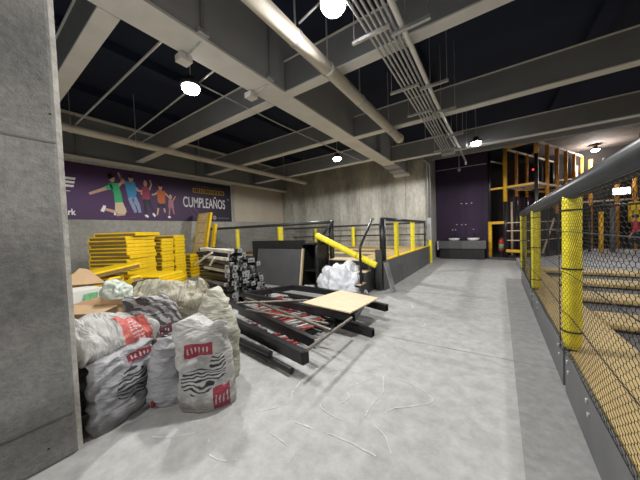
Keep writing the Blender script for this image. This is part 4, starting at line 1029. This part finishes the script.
MB().bx(4.52, 5.1, 14.95, 15.1, 1.35, 2.15).build('pad_body', 'yellow', t, bevel=.03)
MB().tube([(4.8, 15.02, 2.15), (4.8, 15.02, 4.78)], .015, 8).build('strap', 'black', t)
t = thing('light_bar', 'bright white light panel on the dark wall behind the court', 'lamp', (4.7, 16.0, 2.6))
MB().bx(4.35, 4.9, 16.02, 16.12, 2.52, 2.85).build('housing', 'lamp_body', t)
MB().bx(4.38, 4.87, 16.00, 16.02, 2.55, 2.82).build('lit_panel', emit('lit_panel', (1, .92, .85), 6.0), t)

# ------------------------------------------------------------------ fire extinguisher
t = thing('fire_extinguisher', 'red fire extinguisher with green label hanging in the play tower', 'fire extinguisher', (.36, 12.75, .1))
c = (.38, 12.85, .1)
MB().lathe([(.06, 0.0), (.09, .02), (.09, .42), (.075, .50), (.03, .54)], (c[0], c[1], .32), 18).build('cylinder', 'extred', t, smooth=True)
MB().lathe([(.0925, .10), (.0925, .32)], (c[0], c[1], .32), 18).build('label_wrap', 'extgreen', t, smooth=True)
MB().bx(c[0] - .02, c[0] + .10, c[1] - .015, c[1] + .015, .86, .92).build('valve_handle', 'black', t)
MB().tube([(c[0] + .05, c[1], .9), (c[0] + .13, c[1], .8), (c[0] + .12, c[1], .5)], .012, 8).build('hose', 'black', t)
MB().lathe([(.10, 0), (.10, .02), (.05, .03), (.05, .215), (.09, .22)], (c[0], c[1], .1), 16).build('stand', 'black', t)

# ------------------------------------------------------------------ washbasin counter
t = thing('basin_counter', 'dark granite washbasin counter against the purple wall', 'counter', (-1.05, 12.6, 0))
MB().bx(-1.95, -.14, 12.32, 12.88, .46, .80).build('granite_top', 'granite', t, bevel=.01)
MB().bx(-1.88, -.20, 12.42, 12.88, 0, .46).build('cabinet_base', 'black', t)
MB().bx(-1.99, -1.93, 12.31, 12.88, .40, .80).build('end_cheek', 'galv', t)
for x, lab in ((-1.33, 'white washbasin on the counter, nearer the concrete wall'), (-.60, 'white washbasin on the counter, nearer the play tower')):
    b = thing('washbasin', lab, 'washbasin', (x, 12.58, .80), 'white washbasins')
    MB().lathe([(.14, 0), (.20, .02), (.235, .11), (.22, .115), (.18, .04), (.03, .025)], (x, 12.58, .80), 28).build('bowl', 'porcelain', b, smooth=True)
    f = thing('tap', 'dark tap behind the ' + lab, 'tap', (x + .02, 12.84, .80), 'dark taps')
    MB().tube([(x + .02, 12.84, .80), (x + .02, 12.84, 1.05), (x + .02, 12.80, 1.10), (x + .02, 12.66, 1.08), (x + .02, 12.64, 1.04)], .016, 8).build('spout', 'black', f, smooth=True)
for k, (x, z) in enumerate([(-1.05, 2.45), (-.86, 2.43), (-.66, 2.44), (-1.25, 1.52), (-1.05, 1.50), (-.9, 1.50), (-1.42, 1.28), (-1.3, 1.28), (-.6, 1.28)]):
    tag(MB().bx(x - .025, x + .025, YP - .02, YP, z - .015, z + .015).build('wall_anchor', 'plate'), 'small metal anchor left on the purple wall above the washbasins', 'wall anchor', 'metal anchors on the purple wall')
t = thing('security_camera', 'small grey dome camera on a stem before the purple wall', 'camera', (-1.1, 12.7, 3.9))
MB().tube([(-1.1, 12.7, 4.9), (-1.1, 12.7, 4.0)], .02, 8).build('stem', 'galv', t)
MB().lathe([(.02, -.10), (.06, -.06), (.07, 0), (.07, .04), (.03, .06)], (-1.1, 12.7, 3.95), 16).build('dome', 'galv', t, smooth=True)
tag(MB().bx(-2.05, -.08, YP - .03, YP, 4.05, 4.075).build('wall_conduit', 'galv'), 'thin conduit across the top of the purple wall', 'conduit')

# ------------------------------------------------------------------ person in red
def skin_body(name, nodes, edges, m, parent=None, root=0, sub=2):
    me = bpy.data.meshes.new(name); me.from_pydata([n[0] for n in nodes], edges, [])
    o = bpy.data.objects.new(name, me); COL.objects.link(o)
    md = o.modifiers.new('skin', 'SKIN'); 
    for i, n in enumerate(nodes):
        sv = me.skin_vertices[0].data[i]; r = n[1]; sv.radius = (r, r) if not isinstance(r, tuple) else r
    me.skin_vertices[0].data[root].use_root = True
    sb = o.modifiers.new('sub', 'SUBSURF'); sb.levels = sub; sb.render_levels = sub
    dg = bpy.context.evaluated_depsgraph_get(); dg.update()
    m2 = bpy.data.meshes.new_from_object(o.evaluated_get(dg)); o.modifiers.clear(); o.data = m2
    m2.materials.clear(); m2.materials.append(M[m])
    for p in m2.polygons: p.use_smooth = True
    if parent is not None: o.parent = parent
    return o
pt = thing('person', 'person in red top and black trousers mid stride on the court', 'person', (4.56, 14.5, .235), rz=R(-20))
# about 1.30 m tall child, facing -X of the local frame (toward the play tower)
S = 1.40
hp = (0, 0, .50 * S)
nodes = [(hp, (.085, .075)), ((.0, 0, .58 * S), (.080, .07)), ((-.01, 0, .70 * S), (.095, .075)), ((-.02, 0, .80 * S), (.08, .06)), ((-.025, 0, .845 * S), .036), ((-.03, 0, .89 * S), .062), ((-.035, 0, .945 * S), .078), ((-.03, 0, .985 * S), .05),
         ((-.02, -.13, .79 * S), .042), ((.02, -.20, .62 * S), .034), ((-.09, -.20, .50 * S), .028), ((-.13, -.195, .455 * S), .026),
         ((-.02, .13, .79 * S), .042), ((.05, .19, .63 * S), .034), ((.02, .20, .49 * S), .028), ((.0, .20, .44 * S), .026),
         ((-.02, -.07, .46 * S), .072), ((-.13, -.075, .27 * S), .052), ((-.10, -.075, .06 * S), .036), ((-.20, -.075, .025 * S), .032),
         ((.02, .07, .46 * S), .072), ((.04, .075, .27 * S), .052), ((.16, .075, .09 * S), .036), ((.10, .075, .025 * S), .032)]
nodes = [(p_, tuple(q_ * 1.22 for q_ in r_) if isinstance(r_, tuple) else (r_ * 1.22 if i_ not in (4, 5, 6, 7) else r_)) for i_, (p_, r_) in enumerate(nodes)]
edges = [(0, 1), (1, 2), (2, 3), (3, 4), (4, 5), (5, 6), (6, 7), (3, 8), (8, 9), (9, 10), (10, 11), (3, 12), (12, 13), (13, 14), (14, 15), (0, 16), (16, 17), (17, 18), (18, 19), (0, 20), (20, 21), (21, 22), (22, 23)]
skin_body('body', nodes, edges, 'skin', pt)
sh = [(n[0], tuple(q * 1.18 + .006 for q in n[1]) if isinstance(n[1], tuple) else n[1] * 1.25 + .006) for n in nodes]
ids = [1, 2, 3, 8, 9, 10, 12, 13, 14]; mp_ = {k: i for i, k in enumerate(ids)}
skin_body('red_top', [sh[k] for k in ids], [(mp_[a], mp_[b]) for a, b in edges if a in mp_ and b in mp_], 'red_cloth', pt, root=1)
ids = [1, 0, 16, 17, 18, 20, 21, 22]; mp_ = {k: i for i, k in enumerate(ids)}
skin_body('black_trousers', [sh[k] for k in ids], [(mp_[a], mp_[b]) for a, b in edges if a in mp_ and b in mp_], 'black_cloth', pt, root=1)
for nd in ((-.16, -.075), (.12, .075)):
    MB().box((nd[0], nd[1], .035), (.19, .075, .07)).build('shoe', 'shoe', pt, bevel=.025, local=True)
hm = MB(); hm.lathe([(.084, -.03), (.092, .02), (.08, .07), (.045, .095), (.01, .10)], (-.02, 0, .945 * S), 18); hm.build('hair', 'hair', pt, smooth=True, local=True)
f_ = MB()
for s in (-1, 1): f_.box((-.108, s * .028, .935 * S), (.014, .02, .012))
f_.box((-.108, 0, .895 * S), (.012, .035, .008)); f_.build('face_features', 'hair', pt, bevel=.003, local=True)
n_ = MB(); n_.box((-.112, 0, .918 * S), (.026, .018, .026)); 
for s in (-1, 1): n_.box((-.03, s * .078, .925 * S), (.03, .014, .045))
n_.build('nose_and_ears', 'skin', pt, bevel=.005, local=True)
for (hx, hy, hz) in ((-.14, -.195, .44 * S), (0, .20, .425 * S)):
    h_ = MB(); h_.box((hx, hy, hz - .01), (.05, .024, .055))
    for k in range(4): h_.tube([(hx - .02 + k * .013, hy, hz - .03), (hx - .022 + k * .013, hy, hz - .065 - (.008 if k in (1, 2) else 0)), (hx - .03 + k * .013, hy, hz - .085 - (.008 if k in (1, 2) else 0))], .0065, 6)
    h_.tube([(hx - .024, hy, hz + .0), (hx - .043, hy, hz - .025), (hx - .045, hy, hz - .045)], .007, 6)
    h_.build('hand', 'skin', pt, smooth=True, local=True)

# ------------------------------------------------------------------ camera, world, view
cam = bpy.data.cameras.new('camera'); co = bpy.data.objects.new('camera', cam); COL.objects.link(co); SC.camera = co
f = 249.2388
cam.sensor_fit = 'HORIZONTAL'; cam.sensor_width = 36.0; cam.lens = f / 640 * 36.0; cam.clip_start = .02; cam.clip_end = 200
co.matrix_world = Matrix(((0.82577917, 0.01131204, 0.56388012, 0), (0.56287688, 0.04635457, -0.82523989, 0), (-0.03547357, 0.998861, 0.03191135, 1.4), (0, 0, 0, 1)))
w = bpy.data.worlds.new('world'); SC.world = w; w.use_nodes = True
w.node_tree.nodes['Background'].inputs['Color'].default_value = (.5, .5, .52, 1); w.node_tree.nodes['Background'].inputs['Strength'].default_value = .05
vs_ = SC.view_settings
vs_.view_transform = 'Standard'; vs_.look = 'None'; vs_.gamma = 1.0; vs_.use_curve_mapping = False; vs_.exposure = 0.12
SC.cycles.max_bounces = 8; SC.cycles.diffuse_bounces = 5; SC.cycles.use_denoising = True
SC.cycles.sample_clamp_indirect = 4.0
